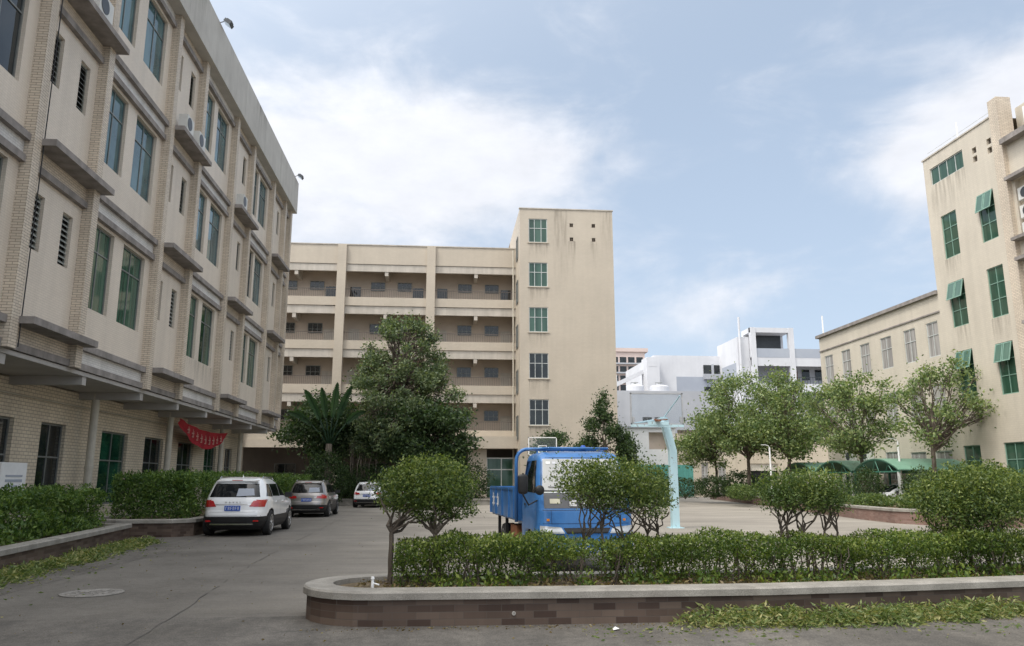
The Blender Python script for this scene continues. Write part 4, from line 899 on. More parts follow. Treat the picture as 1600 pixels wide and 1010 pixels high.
def lobes_in(c, R3, n, r, seed, zsq=1.0, top_flat=False):
    rr = random.Random(seed); out = []
    for i in range(n):
        while True:
            p = [rr.uniform(-1, 1) for _ in range(3)]; L2 = sum(q * q for q in p)
            if .12 < L2 < 1: break
        s = rr.uniform(.7, 1.3) * r; out.append(((c[0] + p[0] * R3[0], c[1] + p[1] * R3[1], c[2] + p[2] * R3[2]), (s, s, s * .62 * zsq)))
    return out
g = 'camphor trees in the far right planter'
tree('camphor_tree', 'sparse camphor tree in front of the cream tower, crown thin enough to see through', 'tree', (23.6, 36, .5), 3.0, lobes_in((24.2, 36, 5.3), (2.5, 2.1, 2.4), 42, .50, 5), 7000, .145, 'lf_camphor', .14, (.2, 0), group=g)
tree('camphor_tree', 'camphor tree with a reddish trunk beside the carport', 'tree', (22.4, 40, .5), 2.9, lobes_in((22.0, 40, 5.1), (2.5, 2.1, 2.2), 42, .60, 8), 9500, .155, 'lf_camphor', .13, (-.1, 0), group=g)
tree('camphor_tree', 'tall full camphor tree right of the lamp post', 'tree', (21.4, 47, .5), 2.9, lobes_in((22.2, 47, 5.5), (3.1, 2.3, 2.8), 52, .76, 13), 15000, .17, 'lf_camphor', .15, (.1, 0), group=g)
tree('camphor_tree', 'full camphor tree just left of the lamp post', 'tree', (20.2, 50.5, .5), 2.9, lobes_in((20.5, 50.5, 5.6), (3.0, 2.4, 2.9), 52, .76, 17), 15000, .17, 'lf_camphor', .15, (.1, 0), group=g)
tree('camphor_tree', 'smaller camphor tree nearest the basketball hoop', 'tree', (19.7, 55, .5), 2.6, lobes_in((18.9, 55, 4.5), (2.2, 2.0, 2.1), 34, .68, 23), 9500, .17, 'lf_camphor', .12, (-.1, 0), group=g)

def big_tree():
    rr = random.Random(9); lobes = []
    for i in range(150):
        f = rr.random() ** .9; z = 3.2 + f * 9.6; a = rr.uniform(0, 2 * math.pi)
        wr = np.interp(z, [3.0, 5, 7.0, 8.3, 9.2, 11, 12.4, 13.2], [3.5, 3.9, 3.8, 3.4, 3.1, 2.4, 1.4, .4]) * (1 + .16 * math.sin(3 * a + z * 1.3) + .10 * math.sin(z * 3.1))
        q = rr.uniform(.3, 1.0) ** .6 * wr; s = rr.uniform(.45, .95) * np.interp(z, [3, 8, 13], [1.05, .85, .5])
        lobes.append(((-3.0 + q * math.cos(a), 53.6 + q * math.sin(a) * .75, z), (s, s, s * .7)))
    tree('conical_tree', 'tall dark conical tree in front of the gallery building', 'tree', (-3.2, 53.6, .34), 8.5, lobes, 46000, .18, 'lf_mid', .22, (.2, 0), inner=.2)
big_tree()
tree('broad_tree', 'broad low dark tree under the conical tree, reaching out right', 'tree', (-.6, 53, .34), 3.0, lobes_in((-1.5, 52.4, 4.4), (3.6, 1.8, 2.1), 50, 1.1, 31), 32000, .2, 'lf_dark', .16, (.2, 0))
tree('broad_tree', 'dark shaded tree beneath the fan palm at the end of the long building', 'tree', (-8.0, 54, .0), 2.6, lobes_in((-8.4, 53.6, 4.9), (2.5, 1.5, 2.0), 34, .95, 37), 20000, .2, 'lf_dark', .14)
tree('juniper_tree', 'dark pointed juniper tree right of the cream stair tower base', 'tree', (8.4, 40, 0), 3.6,
     [((8.35 + 1.15 * q * math.cos(a), 40 + q * math.sin(a), z), (s, s, s * .8)) for z, q, a, s in [(6.0, .05, 0, .2), (5.6, .1, 2, .32), (5.1, .25, 4, .4), (4.8, .4, 1, .42), (4.4, .5, 3, .5), (4.1, .5, 5.6, .55), (3.7, .9, 0, .5), (3.5, .7, 2.6, .55), (3.2, 1.1, 5.9, .55), (3.0, 1.2, .5, .5), (3.1, 1.3, 3.3, .42), (2.6, 1.0, 0, .6), (2.4, .9, 3, .6), (2.2, .9, 1.5, .6), (2.0, .5, 4.6, .7), (1.6, .8, 6, .6), (1.5, .8, 2.8, .6)]], 20000, .12, 'lf_dark', .1, inner=.2)
tree('small_tree', 'small dark tree behind the truck roof, seen past the far backboard', 'tree', (7.0, 54, 0), 2.2, lobes_in((7.0, 54, 3.9), (1.5, 1.2, 1.1), 11, .65, 41), 6000, .16, 'lf_dark', .09)
def fan_palm():
    t = thing('fan_palm', 'traveller palm with upright paddle leaves against the gallery building', 'palm', (-7.0, 51.5, 0)); C = Vector((-7.4, 51.3, 3.9))
    m = MB(); m.tube([(-7.4, 51.3, -.1), (-7.42, 51.3, 1.6), C], [.26, .22, .2], 10); m.build('trunk', 'bark_g', t, world=True)
    angs = [-44, -21, -7, 6, 19, 38]
    for i, a in enumerate(angs):
        a = R(a); L = (2.6 if abs(a) < .4 else 2.0) + random.uniform(-.3, .4); d = Vector((math.sin(a), random.uniform(-.25, .12), math.cos(a))).normalized(); side = Vector((math.cos(a), random.uniform(-.5, .5), -math.sin(a))).normalized(); nrm = d.cross(side)
        pet = 1.7; droop = .35 + .7 * abs(math.sin(a)); vs = []; fs = []; pts = []; ns = 34
        for j in range(ns + 1):
            s = j / ns; p = C + d * (pet * .0 + pet + L * s) + Vector((0, 0, -droop * s * s)); wv = .30 * math.sin(math.pi * min(1, s * .93 + .07)) ** .6; wj = wv * (1 - (.22 + .3 * random.random()) * (j % 2)); pts.append(p)
            vs += [p - side * wj - nrm * .1, p + nrm * .02, p + side * wj - nrm * .1]
        for j in range(ns):
            k = j * 3; fs += [(k, k + 1, k + 4, k + 3), (k + 1, k + 2, k + 5, k + 4)]
        lm = MB(); lm.add(vs, fs); lm.tube([C - Vector((0, 0, .3)), C + d * pet * .5, C + d * pet] + pts[::11], [.07, .055, .04] + [.02] * len(pts[::11]), 6); lm.build('frond', 'lf_palm', t, world=True, smooth=True)
fan_palm()

# far right planter shrubs
def shrub(label, c, rad, n, size=.11, mat='lf_shrub', group='shrubs in the far right planter', name='shrub'):
    t = thing(name, label, 'shrub', (c[0], c[1], max(0, c[2] - rad[2])), group=group)
    P = blob_pts(c, rad, n, .55, .6); P = P[P[:, 2] > c[2] - rad[2] * .9]; leaf_mesh('foliage', P, size, mat, t, up=.5)
    m = MB(); [limb(m, (c[0], c[1], c[2] - rad[2]), (c[0] + random.uniform(-.5, .5) * rad[0], c[1] + random.uniform(-.5, .5) * rad[1], c[2]), .03, .01) for _ in range(5)]; m.build('stem', 'bark', t, world=True)
def mounds():
    # clipped domes and loose low shrubs along the planter
    shrub('dome clipped dark shrub at the foot of the tree left of the garage opening', (20.4, 52.5, 1.25), (1.35, 1.2, 1.0), 4200, .12, 'lf_dark')
    shrub('wide dark shrub below the smallest camphor tree', (19.0, 54.0, 1.1), (1.2, 1.2, .8), 3600, .12, 'lf_dark')
    shrub('dark shrub just right of the basketball pole', (18.2, 58.0, 1.0), (1.6, 1.2, .8), 3000, .12, 'lf_dark')
    shrub('bright yellow green low shrub below the lamp post', (18.6, 43.0, .85), (.8, .8, .42), 2200, .1, 'lf_camphor')
    shrub('low round shrub left of the bright yellow green one', (18.3, 46.5, .85), (.8, .9, .5), 2400, .1)
    shrub('low round shrub at the planter edge, farther along from the lamp post', (18.9, 49.0, .85), (.8, .9, .5), 2400, .1)
    shrub('dark bush under the carport tree', (20.8, 37.0, 1.3), (.8, .8, .9), 3200, .1, 'lf_dark')
    shrub('dark bush beside the thin white lamp post in front of the carport', (21.4, 33.6, 1.25), (.85, .8, .85), 3400, .1, 'lf_dark')
    shrub('loose leafy shrub just behind the reddish planter edge', (18.4, 32.5, .72), (.9, 1.2, .3), 2600, .1)
    shrub('long low shrub in front of the carport posts', (18.8, 29.5, .75), (1.0, 1.6, .35), 3000, .1)
    shrub('spreading shrub below the sparse camphor tree', (20.4, 30.6, .85), (1.2, 1.2, .5), 3400, .1)
    shrub('tall shrub beside the tower foot at the right edge', (22.6, 30.6, 1.3), (1.3, 1.3, 1.0), 4200, .11)
    shrub('shrub filling the corner below the tower windows', (22.2, 27.6, 1.1), (1.6, 1.3, .8), 4200, .11)
    shrub('leafy shrub behind the flat topped bush', (18.4, 36.5, .75), (1.0, 1.4, .38), 2800, .1)
    shrub('leafy green bush left of the basketball pole beyond the truck', (13.2, 48.5, .9), (1.5, 1.2, 1.0), 4200, .12, 'lf_mid')
    shrub('dark bush left of the basketball pole behind the leafy one', (14.6, 56, 1.3), (2.2, 1.3, 1.3), 4500, .13, 'lf_dark')
    for i, (x, y, r, lab) in enumerate([(-7.2, 52.8, 1.0, 'dark shaded shrub under the palm'), (-4.8, 52.4, 1.0, 'dark shaded shrub behind the gap between the parked cars'), (-1.5, 52.3, 1.1, 'dark shaded shrub behind the far white cars'), (1.6, 52.6, 1.1, 'dark shrub at the right end of the kerbed planter')]):
        shrub(lab, (x, y, 1.35), (1.7, .7, r + .35), 5200, .13, 'lf_dark', 'shrubs in the kerbed planter')
mounds()
shrub('tall dark shrub hiding the palm trunk at the end of the parked cars', (-7.4, 51.0, 1.7), (1.4, .6, 1.7), 5200, .14, 'lf_dark', 'shrubs in the kerbed planter')
def aerial_roots():
    t = thing('banyan_roots', 'cluster of hanging grey stems below the dark trees', 'stems', (-5.8, 52.8, .34))
    m = MB()
    for i in range(26):
        x = -6.4 + random.uniform(0, 2.2); y = 52.4 + random.uniform(-.3, .8); limb(m, (x, y, .3), (x + random.uniform(-.4, .4), y, 4.0), .035, .02, 0, 6, .02)
    m.build('stems', 'bark_g', t, world=True)
aerial_roots()

# ------------------------------------------------------------------ cut clippings and ground litter
def clippings(name, label, pts, hgt, n, size=.10):
    pts = np.array(pts); n0 = len(pts); i = RNG.integers(0, n0, n); P2 = pts[i]; rad = P2[:, 2]
    a = RNG.uniform(0, 2 * np.pi, n); q = np.sqrt(RNG.uniform(size=n)) * rad; h = np.maximum(0, 1 - (q / rad) ** 2) * hgt * RNG.uniform(.2, 1, n)
    P = np.stack([P2[:, 0] + q * np.cos(a), P2[:, 1] + q * np.sin(a), .012 + h], 1)
    o = leaf_mesh(name, P, size, 'lf_cut', up=.1, flat=.45, aspect=.27, world=False); tag(o, label, 'clippings', kind='stuff')
def path_pts(P, n, w):
    out = []; P = [Vector(p) for p in P]
    for i in range(n):
        s = i / (n - 1) * (len(P) - 1); k = min(int(s), len(P) - 2); p = P[k].lerp(P[k + 1], s - k); out.append((p.x + random.uniform(-.25, .25), p.y + random.uniform(-.15, .15), w * random.uniform(.5, 1.2)))
    return out
clippings('clippings', 'strip of cut hedge leaves on the road below the left planter', path_pts([(-6.95, 12.0), (-7.2, 14.5), (-7.35, 17.0), (-7.55, 19.5), (-7.75, 21.6)], 46, .42), .15, 9000, .085)
clippings('clippings', 'strip of cut hedge leaves heaped along the foot of the long planter', path_pts([(3.0, 8.95), (4.0, 8.88), (5.2, 8.95), (6.4, 9.1), (8.2, 9.4)], 60, .30), .20, 12000, .062)
def scattered():
    n = 900; a = RNG.uniform(size=n); x = np.where(a < .5, RNG.normal(-6.6, .55, n), RNG.uniform(1.5, 9.5, n)); y = np.where(a < .5, RNG.uniform(11, 22, n), 8.75 - np.abs(RNG.normal(0, .32, n))); x = np.where(a < .5, x - .1 * (y - 12), x)
    o = leaf_mesh('scattered_leaves', np.stack([x, y, np.full(n, .014)], 1), .06, 'lf_cut', up=0, flat=.85, aspect=.3, world=False); tag(o, 'loose cut leaves strewn over the road beside the clipping heaps', 'leaves', kind='stuff')
    n = 1100; b = RNG.uniform(size=n); x = np.where(b < .5, RNG.uniform(-1.5, 9, n), RNG.uniform(-9, 8, n)); y = np.where(b < .5, 9.02 - np.abs(RNG.normal(0, .10, n)), RNG.uniform(6, 22, n))
    k = ~((x > -1.7) & (y > 9.0)); o = leaf_mesh('grit', np.stack([x, y, np.full(n, .012)], 1)[k], .03, 'lf_dry', up=0, flat=.9, aspect=.5, world=False); tag(o, 'dry specks and grit along the kerb foot and over the road', 'grit', kind='stuff')
scattered()
def planter_litter():
    n = 2600; x = RNG.uniform(-1.0, 9, n); y = centre_y(x) + RNG.uniform(-.78, .5, n); y = np.clip(y, 9.5, 20); P = np.stack([x, y, np.full(n, .335) + RNG.uniform(0, .03, n)], 1)
    o = leaf_mesh('leaf_litter', P, .055, 'lf_dry', up=.0, flat=.6); tag(o, 'dry leaf litter on the soil of the long planter', 'leaf litter', kind='stuff')
    n = 3000; x = RNG.uniform(-.2, 9, n); y = centre_y(x) + RNG.uniform(-.62, -.3, n); m_ = np.sin(x * 3.1) + np.sin(x * 7.7 + 1) > .1 - .12 * x; P = np.stack([x, y, .33 + RNG.uniform(size=n) ** 2 * .16], 1)[m_]
    o = leaf_mesh('weeds', P, .06, 'lf_hedge', up=.8); tag(o, 'low green weeds at the foot of the long hedge', 'weeds', kind='stuff')
planter_litter()
m = MB(); m.lathe([(.42, .005), (.42, .012), (.38, .016), (.37, .010), (.34, .010), (.33, .018), (.30, .018), (.29, .010), (.22, .010), (.21, .018), (.18, .018), (.17, .010), (.02, .011)], (-5.0, 12.1, 0), n=40)
for i in range(12): m.box(.06, .33, -.012, .012, .008, .017, Matrix.Translation((-5.0, 12.1, 0)) @ Matrix.Rotation(i * R(30), 4, 'Z'))
o = m.build('manhole_cover', 'iron'); tag(o, 'round pale manhole cover in the asphalt at the left', 'manhole cover')
m = MB(); m.tube([(-.80, 9.52, .30), (-.80, 9.53, .47)], [.02, .016], 8); m.tube([(-.8, 9.53, .42), (-.72, 9.5, .40)], .009, 6); m.lathe([(.024, .465), (.018, .49)], (-.8, 9.53, 0), n=8)
o = m.build('standpipe', 'white'); tag(o, 'short white standpipe poking up from the planter tip', 'standpipe')
m = MB(); m.lathe([(.02, 0), (.022, -.02), (.014, -.022), (.012, -.005)], (.82, 9.1, .13), 'y', 12); o = m.build('drain_spout', 'parapet'); tag(o, 'small round drain spout in the brown planter wall', 'drain spout')
m = MB(); m.add([(1.86, 8.66, .012), (1.93, 8.67, .025), (1.94, 8.71, .015), (1.9, 8.74, .035), (1.86, 8.72, .014)], [(0, 1, 3), (1, 2, 3), (0, 3, 4)]); o = m.build('paper_scrap', 'white'); tag(o, 'crumpled white paper scrap on the road in front of the planter', 'litter')

# ------------------------------------------------------------------ basketball hoops
def hoop(base, rz, label, pole_mat, board_mat, rim_side=1):
    """local: pole foot at origin, board reaching along -x then facing -x"""
    t = thing('basketball_hoop', label, 'basketball hoop', base, rz, 'basketball hoops on the court')
    m = MB(); m.box(-.125, .125, -.125, .125, 0, 2.6)
    m.add([(-.125, -.125, 2.6), (.125, -.125, 2.6), (.125, .125, 2.6), (-.125, .125, 2.6), (-.42, -.13, 3.75), (-.16, -.13, 3.75), (-.16, .13, 3.75), (-.42, .13, 3.75)], [(0, 1, 5, 4), (1, 2, 6, 5), (2, 3, 7, 6), (3, 0, 4, 7), (4, 5, 6, 7)])
    m.box(-.24, .24, -.24, .24, 0, .03); m.build('pole', pole_mat, t)
    return t
def near_hoop():
    t = hoop((7.9, 26.4, 0), 0, 'peeling pale blue basketball hoop with a clear backboard standing right of the truck', 'aqua', 'backboard')
    m = MB(); bx = -.78; y = -1.0       # arm swings forward (towards the viewer) to the board
    m.tube([(-.28, 0, 3.6), (-.5, -.5, 3.45), (-.75, -.95, 3.4)], [.10, .09, .07], 8); m.tube([(-.28, 0, 3.7), (.05, -.95, 4.4)], .025, 6); m.tube([(-.28, 0, 3.7), (-1.6, -.95, 3.45)], .03, 6); m.build('arm', 'aqua', t)
    m = MB(); fx0, fx1, z0, z1 = -1.68, .12, 3.42, 4.48
    for a in ((fx0, z0, fx1, z0 + .04), (fx0, z1 - .04, fx1, z1), (fx0, z0, fx0 + .04, z1), (fx1 - .04, z0, fx1, z1)): m.box(a[0], a[2], -1.04, -.99, a[1], a[3])
    m.box(fx0 + .05, fx0 + .12, -1.045, -.985, z0 + .06, z0 + .26); m.box(fx1 - .12, fx1 - .05, -1.045, -.985, z0 + .06, z0 + .26); m.build('board_frame', 'pipe_grey', t)
    me = MB(); me.box(fx0 + .04, fx1 - .04, -1.02, -1.01, z0 + .04, z1 - .04); me.build('backboard', CLEAR, t)
    m = MB(); m.box(fx0, fx1, -1.05, -.98, z0 - .08, z0); m.box(-.75 - .35, -.75 + .35, -1.06, -.96, z0 - .02, z0 + .1); m.build('board_padding', 'aqua', t)
    m = MB(); m.tube([(-.78 + .225 * math.cos(a), -1.45 + .225 * math.sin(a), 3.55) for a in [2 * math.pi * i / 24 for i in range(25)]], .012, 6); m.box(-.86, -.70, -1.24, -1.05, 3.52, 3.56); m.build('rim', 'rust', t)
def clear_mat():
    m, nt, b, N, L = _mat('clear_acrylic'); tr = N.new('ShaderNodeBsdfTransparent'); tr.inputs[0].default_value = (.93, .95, .97, 1); mx = N.new('ShaderNodeMixShader'); mx.inputs[0].default_value = .06
    b.inputs['Base Color'].default_value = (.6, .66, .7, 1); b.inputs['Roughness'].default_value = .1; L.new(tr.outputs[0], mx.inputs[1]); L.new(b.outputs[0], mx.inputs[2]); L.new(mx.outputs[0], N['Material Output'].inputs[0]); return m
CLEAR = clear_mat()
near_hoop()
def far_hoop():
    t = hoop((6.6, 51.0, 0), 0, 'far basketball hoop with a white edged backboard above the truck roof', 'aqua', 'backboard')
    m = MB(); x0, x1, z0, z1 = -1.15, .72, 3.15, 4.33
    for a in ((x0, z0, x1, z0 + .06), (x0, z1 - .06, x1, z1), (x0, z0, x0 + .06, z1), (x1 - .06, z0, x1, z1), (-.5, z0 + .15, .06, z0 + .2), (-.5, z0 + .6, .06, z0 + .65), (-.5, z0 + .2, -.45, z0 + .6), (.01, z0 + .2, .06, z0 + .6)): m.box(a[0], a[2], -1.05, -.99, a[1], a[3])
    m.build('board_frame', 'white', t)
    m = MB(); m.box(x0 + .06, x1 - .06, -1.025, -1.015, z0 + .06, z1 - .06); m.build('backboard', CLEAR, t)
    m = MB(); m.tube([(-.28, 0, 3.6), (-.22, -1.0, 3.5)], .07, 8); m.build('arm', 'aqua', t)
    m = MB(); m.tube([(-.22 + .225 * math.cos(a), -1.4 + .225 * math.sin(a), 3.2) for a in [2 * math.pi * i / 24 for i in range(25)]], .012, 6); m.build('rim', 'rust', t)
far_hoop()

# ------------------------------------------------------------------ lamp posts, carport
def lamp_post(loc, h, label):
    t = thing('lamp_post', label, 'lamp post', loc, group='thin white lamp posts in the far right planter')
    m = MB(); m.lathe([(.09, 0), (.09, .06), (.05, .08), (.045, h)], n=10); m.build('pole', 'white', t)
    m = MB(); m.tube([(0, 0, h), (-.06, 0, h + .1), (-.25, 0, h + .14)], .018, 6); m.build('arm', 'white', t)
    m = MB(); m.box(-.45, -.22, -.06, .06, h + .12, h + .17); m.build('lamp_head', 'alu_w', t)
lamp_post((18.2, 42.2, .49), 2.9, 'thin white lamp post in front of the garage opening')
lamp_post((22.6, 37.0, .49), 3.0, 'thin white lamp post in front of the carport roof')
def carport(loc, w, L, h, rise, label):
    t = thing('carport', label, 'carport', loc, R(90), group='green arched carports'); n = 14
    prof = [(-w / 2 + w * i / n, h + rise * (1 - (2 * i / n - 1) ** 2)) for i in range(n + 1)]
    m = MB(); vs = []; 
    for y in (0, -L):
        vs += [(x, y, z) for x, z in prof] + [(x, y, z - .04) for x, z in prof]
    k = n + 1; fs = []
    for i in range(n): fs += [(i, i + 1, 2 * k + i + 1, 2 * k + i), (k + i + 1, k + i, 3 * k + i, 3 * k + i + 1), (i, k + i, k + i + 1, i + 1), (2 * k + i + 1, 3 * k + i + 1, 3 * k + i, 2 * k + i)]
    m.add(vs, fs); m.build('roof_sheet', 'green_roof', t, smooth=False)
    m = MB()
    for y in (-.05, -L / 2, -L + .05):
        m.tube([(x, y, z - .08) for x, z in prof], .035, 6); m.tube([(-w / 2, y, h - .1), (w / 2, y, h - .1)], .04, 6)
        for i in range(2, n - 1, 2): m.tube([(prof[i][0], y, h - .1), (prof[i + (1 if i % 4 else -1)][0], y, prof[i][1] - .08)], .018, 5)
    m.build('truss', 'frame_g', t)
    for y in (-.05, -L / 2, -L + .05):
        for x in (-w / 2 + .1, w / 2 - .1): m = MB(); m.box(x - .05, x + .05, y - .05, y + .05, 0, h - .1); m.build('post', 'frame_g' if x > 0 else 'alu_w', t)
for y, lab in ((38.1, 'green arched carport bay nearest the cream tower, a white car under it'), (42.5, 'green arched carport bay in the middle of the three'), (46.9, 'green arched carport bay farthest from the cream tower')):
    carport((21.9, y, 0), 4.2, 3.9, 2.1, .58, lab)
# ------------------------------------------------------------------ cars
class CarShape:
    """horizontal slices: rounded outlines given at each height by rear y, front y and half width"""
    def __init__(s, T, n=5.0): s.T = np.array(T, float); s.n = n
    def at(s, z): return [float(np.interp(z, s.T[:, 0], s.T[:, i])) for i in (1, 2, 3)]
    def exp(s, z): return s.n
    def rear(s, x, z, sgn=-1):
        yr, yf, w = s.at(z); c, a = (yr + yf) / 2, (yf - yr) / 2; q = min(.999, abs(x / w)); return c + sgn * a * (1 - q ** s.n) ** (1 / s.n)
    def side(s, y, z):
        yr, yf, w = s.at(z); c, a = (yr + yf) / 2, (yf - yr) / 2; q = min(.999, abs((y - c) / a)); return w * (1 - q ** s.n) ** (1 / s.n)
    def body(s, zs, nseg=72):
        m = MB(); vs = []
        for z in zs:
            yr, yf, w = s.at(z); c, a = (yr + yf) / 2, (yf - yr) / 2
            for j in range(nseg):
                t = 2 * math.pi * (j + .5) / nseg; ct, st = math.cos(t), math.sin(t); e = 2 / s.n
                vs.append((w * math.copysign(abs(ct) ** e, ct), c + a * math.copysign(abs(st) ** e, st), z))
        k = len(zs); fs = [(i * nseg + j, i * nseg + (j + 1) % nseg, (i + 1) * nseg + (j + 1) % nseg, (i + 1) * nseg + j) for i in range(k - 1) for j in range(nseg)]
        fs += [tuple(range(nseg - 1, -1, -1)), tuple(range((k - 1) * nseg, k * nseg))]; m.add(vs, fs); return m
    def panel(s, mb, outline, face, off=.006, nu=14, nv=8):
        """outline: f(u, v in 0..1) -> (a, z); laid just proud of the surface"""
        g = []
        for i in range(nu + 1):
            for j in range(nv + 1):
                a, z = outline(i / nu, j / nv)
                if face == 'rear': g.append((a, s.rear(a, z) - off, z))
                elif face == 'front': g.append((a, s.rear(a, z, 1) + off, z))
                else: sg = 1 if face == 'right' else -1; g.append((sg * (s.side(a, z) + off), a, z))
        mb.add(g, [(i * (nv + 1) + j, (i + 1) * (nv + 1) + j, (i + 1) * (nv + 1) + j + 1, i * (nv + 1) + j + 1) for i in range(nu) for j in range(nv)])
def quad_outline(bl, br, tr, tl):
    def f(u, v):
        b = (bl[0] + (br[0] - bl[0]) * u, bl[1] + (br[1] - bl[1]) * u); t = (tl[0] + (tr[0] - tl[0]) * u, tl[1] + (tr[1] - tl[1]) * u); return (b[0] + (t[0] - b[0]) * v, b[1] + (t[1] - b[1]) * v)
    return f
def cut_wheels(o, ys, r, w, zc):
    m = MB()
    for y in ys: m.lathe([(r, -w - .3), (r, w + .3)], (0, y, zc), 'x', 32)
    c = m.build('wheel_cutter', 'black'); c.location = o.location
    mod = o.modifiers.new('arch', 'BOOLEAN'); mod.operation = 'DIFFERENCE'; mod.object = c; mod.solver = 'EXACT'
    par = o.parent; o.parent = None; bpy.context.view_layer.update()
    me = bpy.data.meshes.new_from_object(o.evaluated_get(bpy.context.evaluated_depsgraph_get())); o.modifiers.clear(); old = o.data; o.data = me; o.parent = par
    bpy.data.objects.remove(c)
    if len(me.materials) < 2: me.materials.append(MT['black'])
    for p in me.polygons:
        q = p.center
        if any(abs(math.hypot(q.y - y, q.z - zc) - r) < .02 and abs(p.normal.x) < .3 for y in ys): p.material_index = 1; p.use_smooth = False
        else: p.material_index = 0
def wheel(t, x, y, r, w, rim='rim'):
    sg = 1 if x > 0 else -1
    m = MB(); m.lathe([(r * .62, -w / 2), (r * .93, -w / 2), (r, -w * .34), (r, w * .34), (r * .93, w / 2), (r * .62, w / 2)], (x, y, r), 'x', 32); o = m.build('wheel', 'rubber', t)
    m = MB(); xo = x + sg * w * .5
    m.lathe([(r * .66, -.012 * sg), (r * .66, .004 * sg), (r * .60, .004 * sg), (r * .58, -.03 * sg)], (xo, y, r), 'x', 32)
    for i in range(10):
        a = 2 * math.pi * i / 10; c, s_ = math.cos(a), math.sin(a); M = Matrix.Translation((xo - sg * .012, y, r)) @ Matrix.Rotation(a, 4, 'X'); m.box(-.012, .012, -.022, .022, .03, r * .6, M)
    m.lathe([(.055, -.01 * sg), (.055, .01 * sg), (.03, .015 * sg)], (xo, y, r), 'x', 16); m.build('rim', rim, o)
def plate_marks(mb, x0, x1, z0, z1, y):
    n = 6; w = (x1 - x0) / n
    for i in range(n):
        a = x0 + w * (i + .2); b = x0 + w * (i + .8); t = w * .16
        mb.box(a, a + t, y - .003, y, z0, z1); mb.box(a, b, y - .003, y, z1 - t, z1)
        if i % 2: mb.box(b - t, b, y - .003, y, z0, z1)
        if i % 3: mb.box(a, b, y - .003, y, (z0 + z1) / 2 - t / 2, (z0 + z1) / 2 + t / 2)
def text_mesh(name, s, size, mat, parent, loc, rot, extrude=.004, space=1.0):
    c = bpy.data.curves.new(name, 'FONT'); c.body = s; c.size = size; c.extrude = extrude; c.align_x = 'CENTER'; c.space_character = space
    o = bpy.data.objects.new(name, c); COL.objects.link(o); bpy.context.view_layer.update()
    me = bpy.data.meshes.new_from_object(o.evaluated_get(bpy.context.evaluated_depsgraph_get())); bpy.data.objects.remove(o)
    me.materials.clear(); me.materials.append(MT[mat]); k = link(name, me, parent); k.location = loc; k.rotation_euler = rot; return k

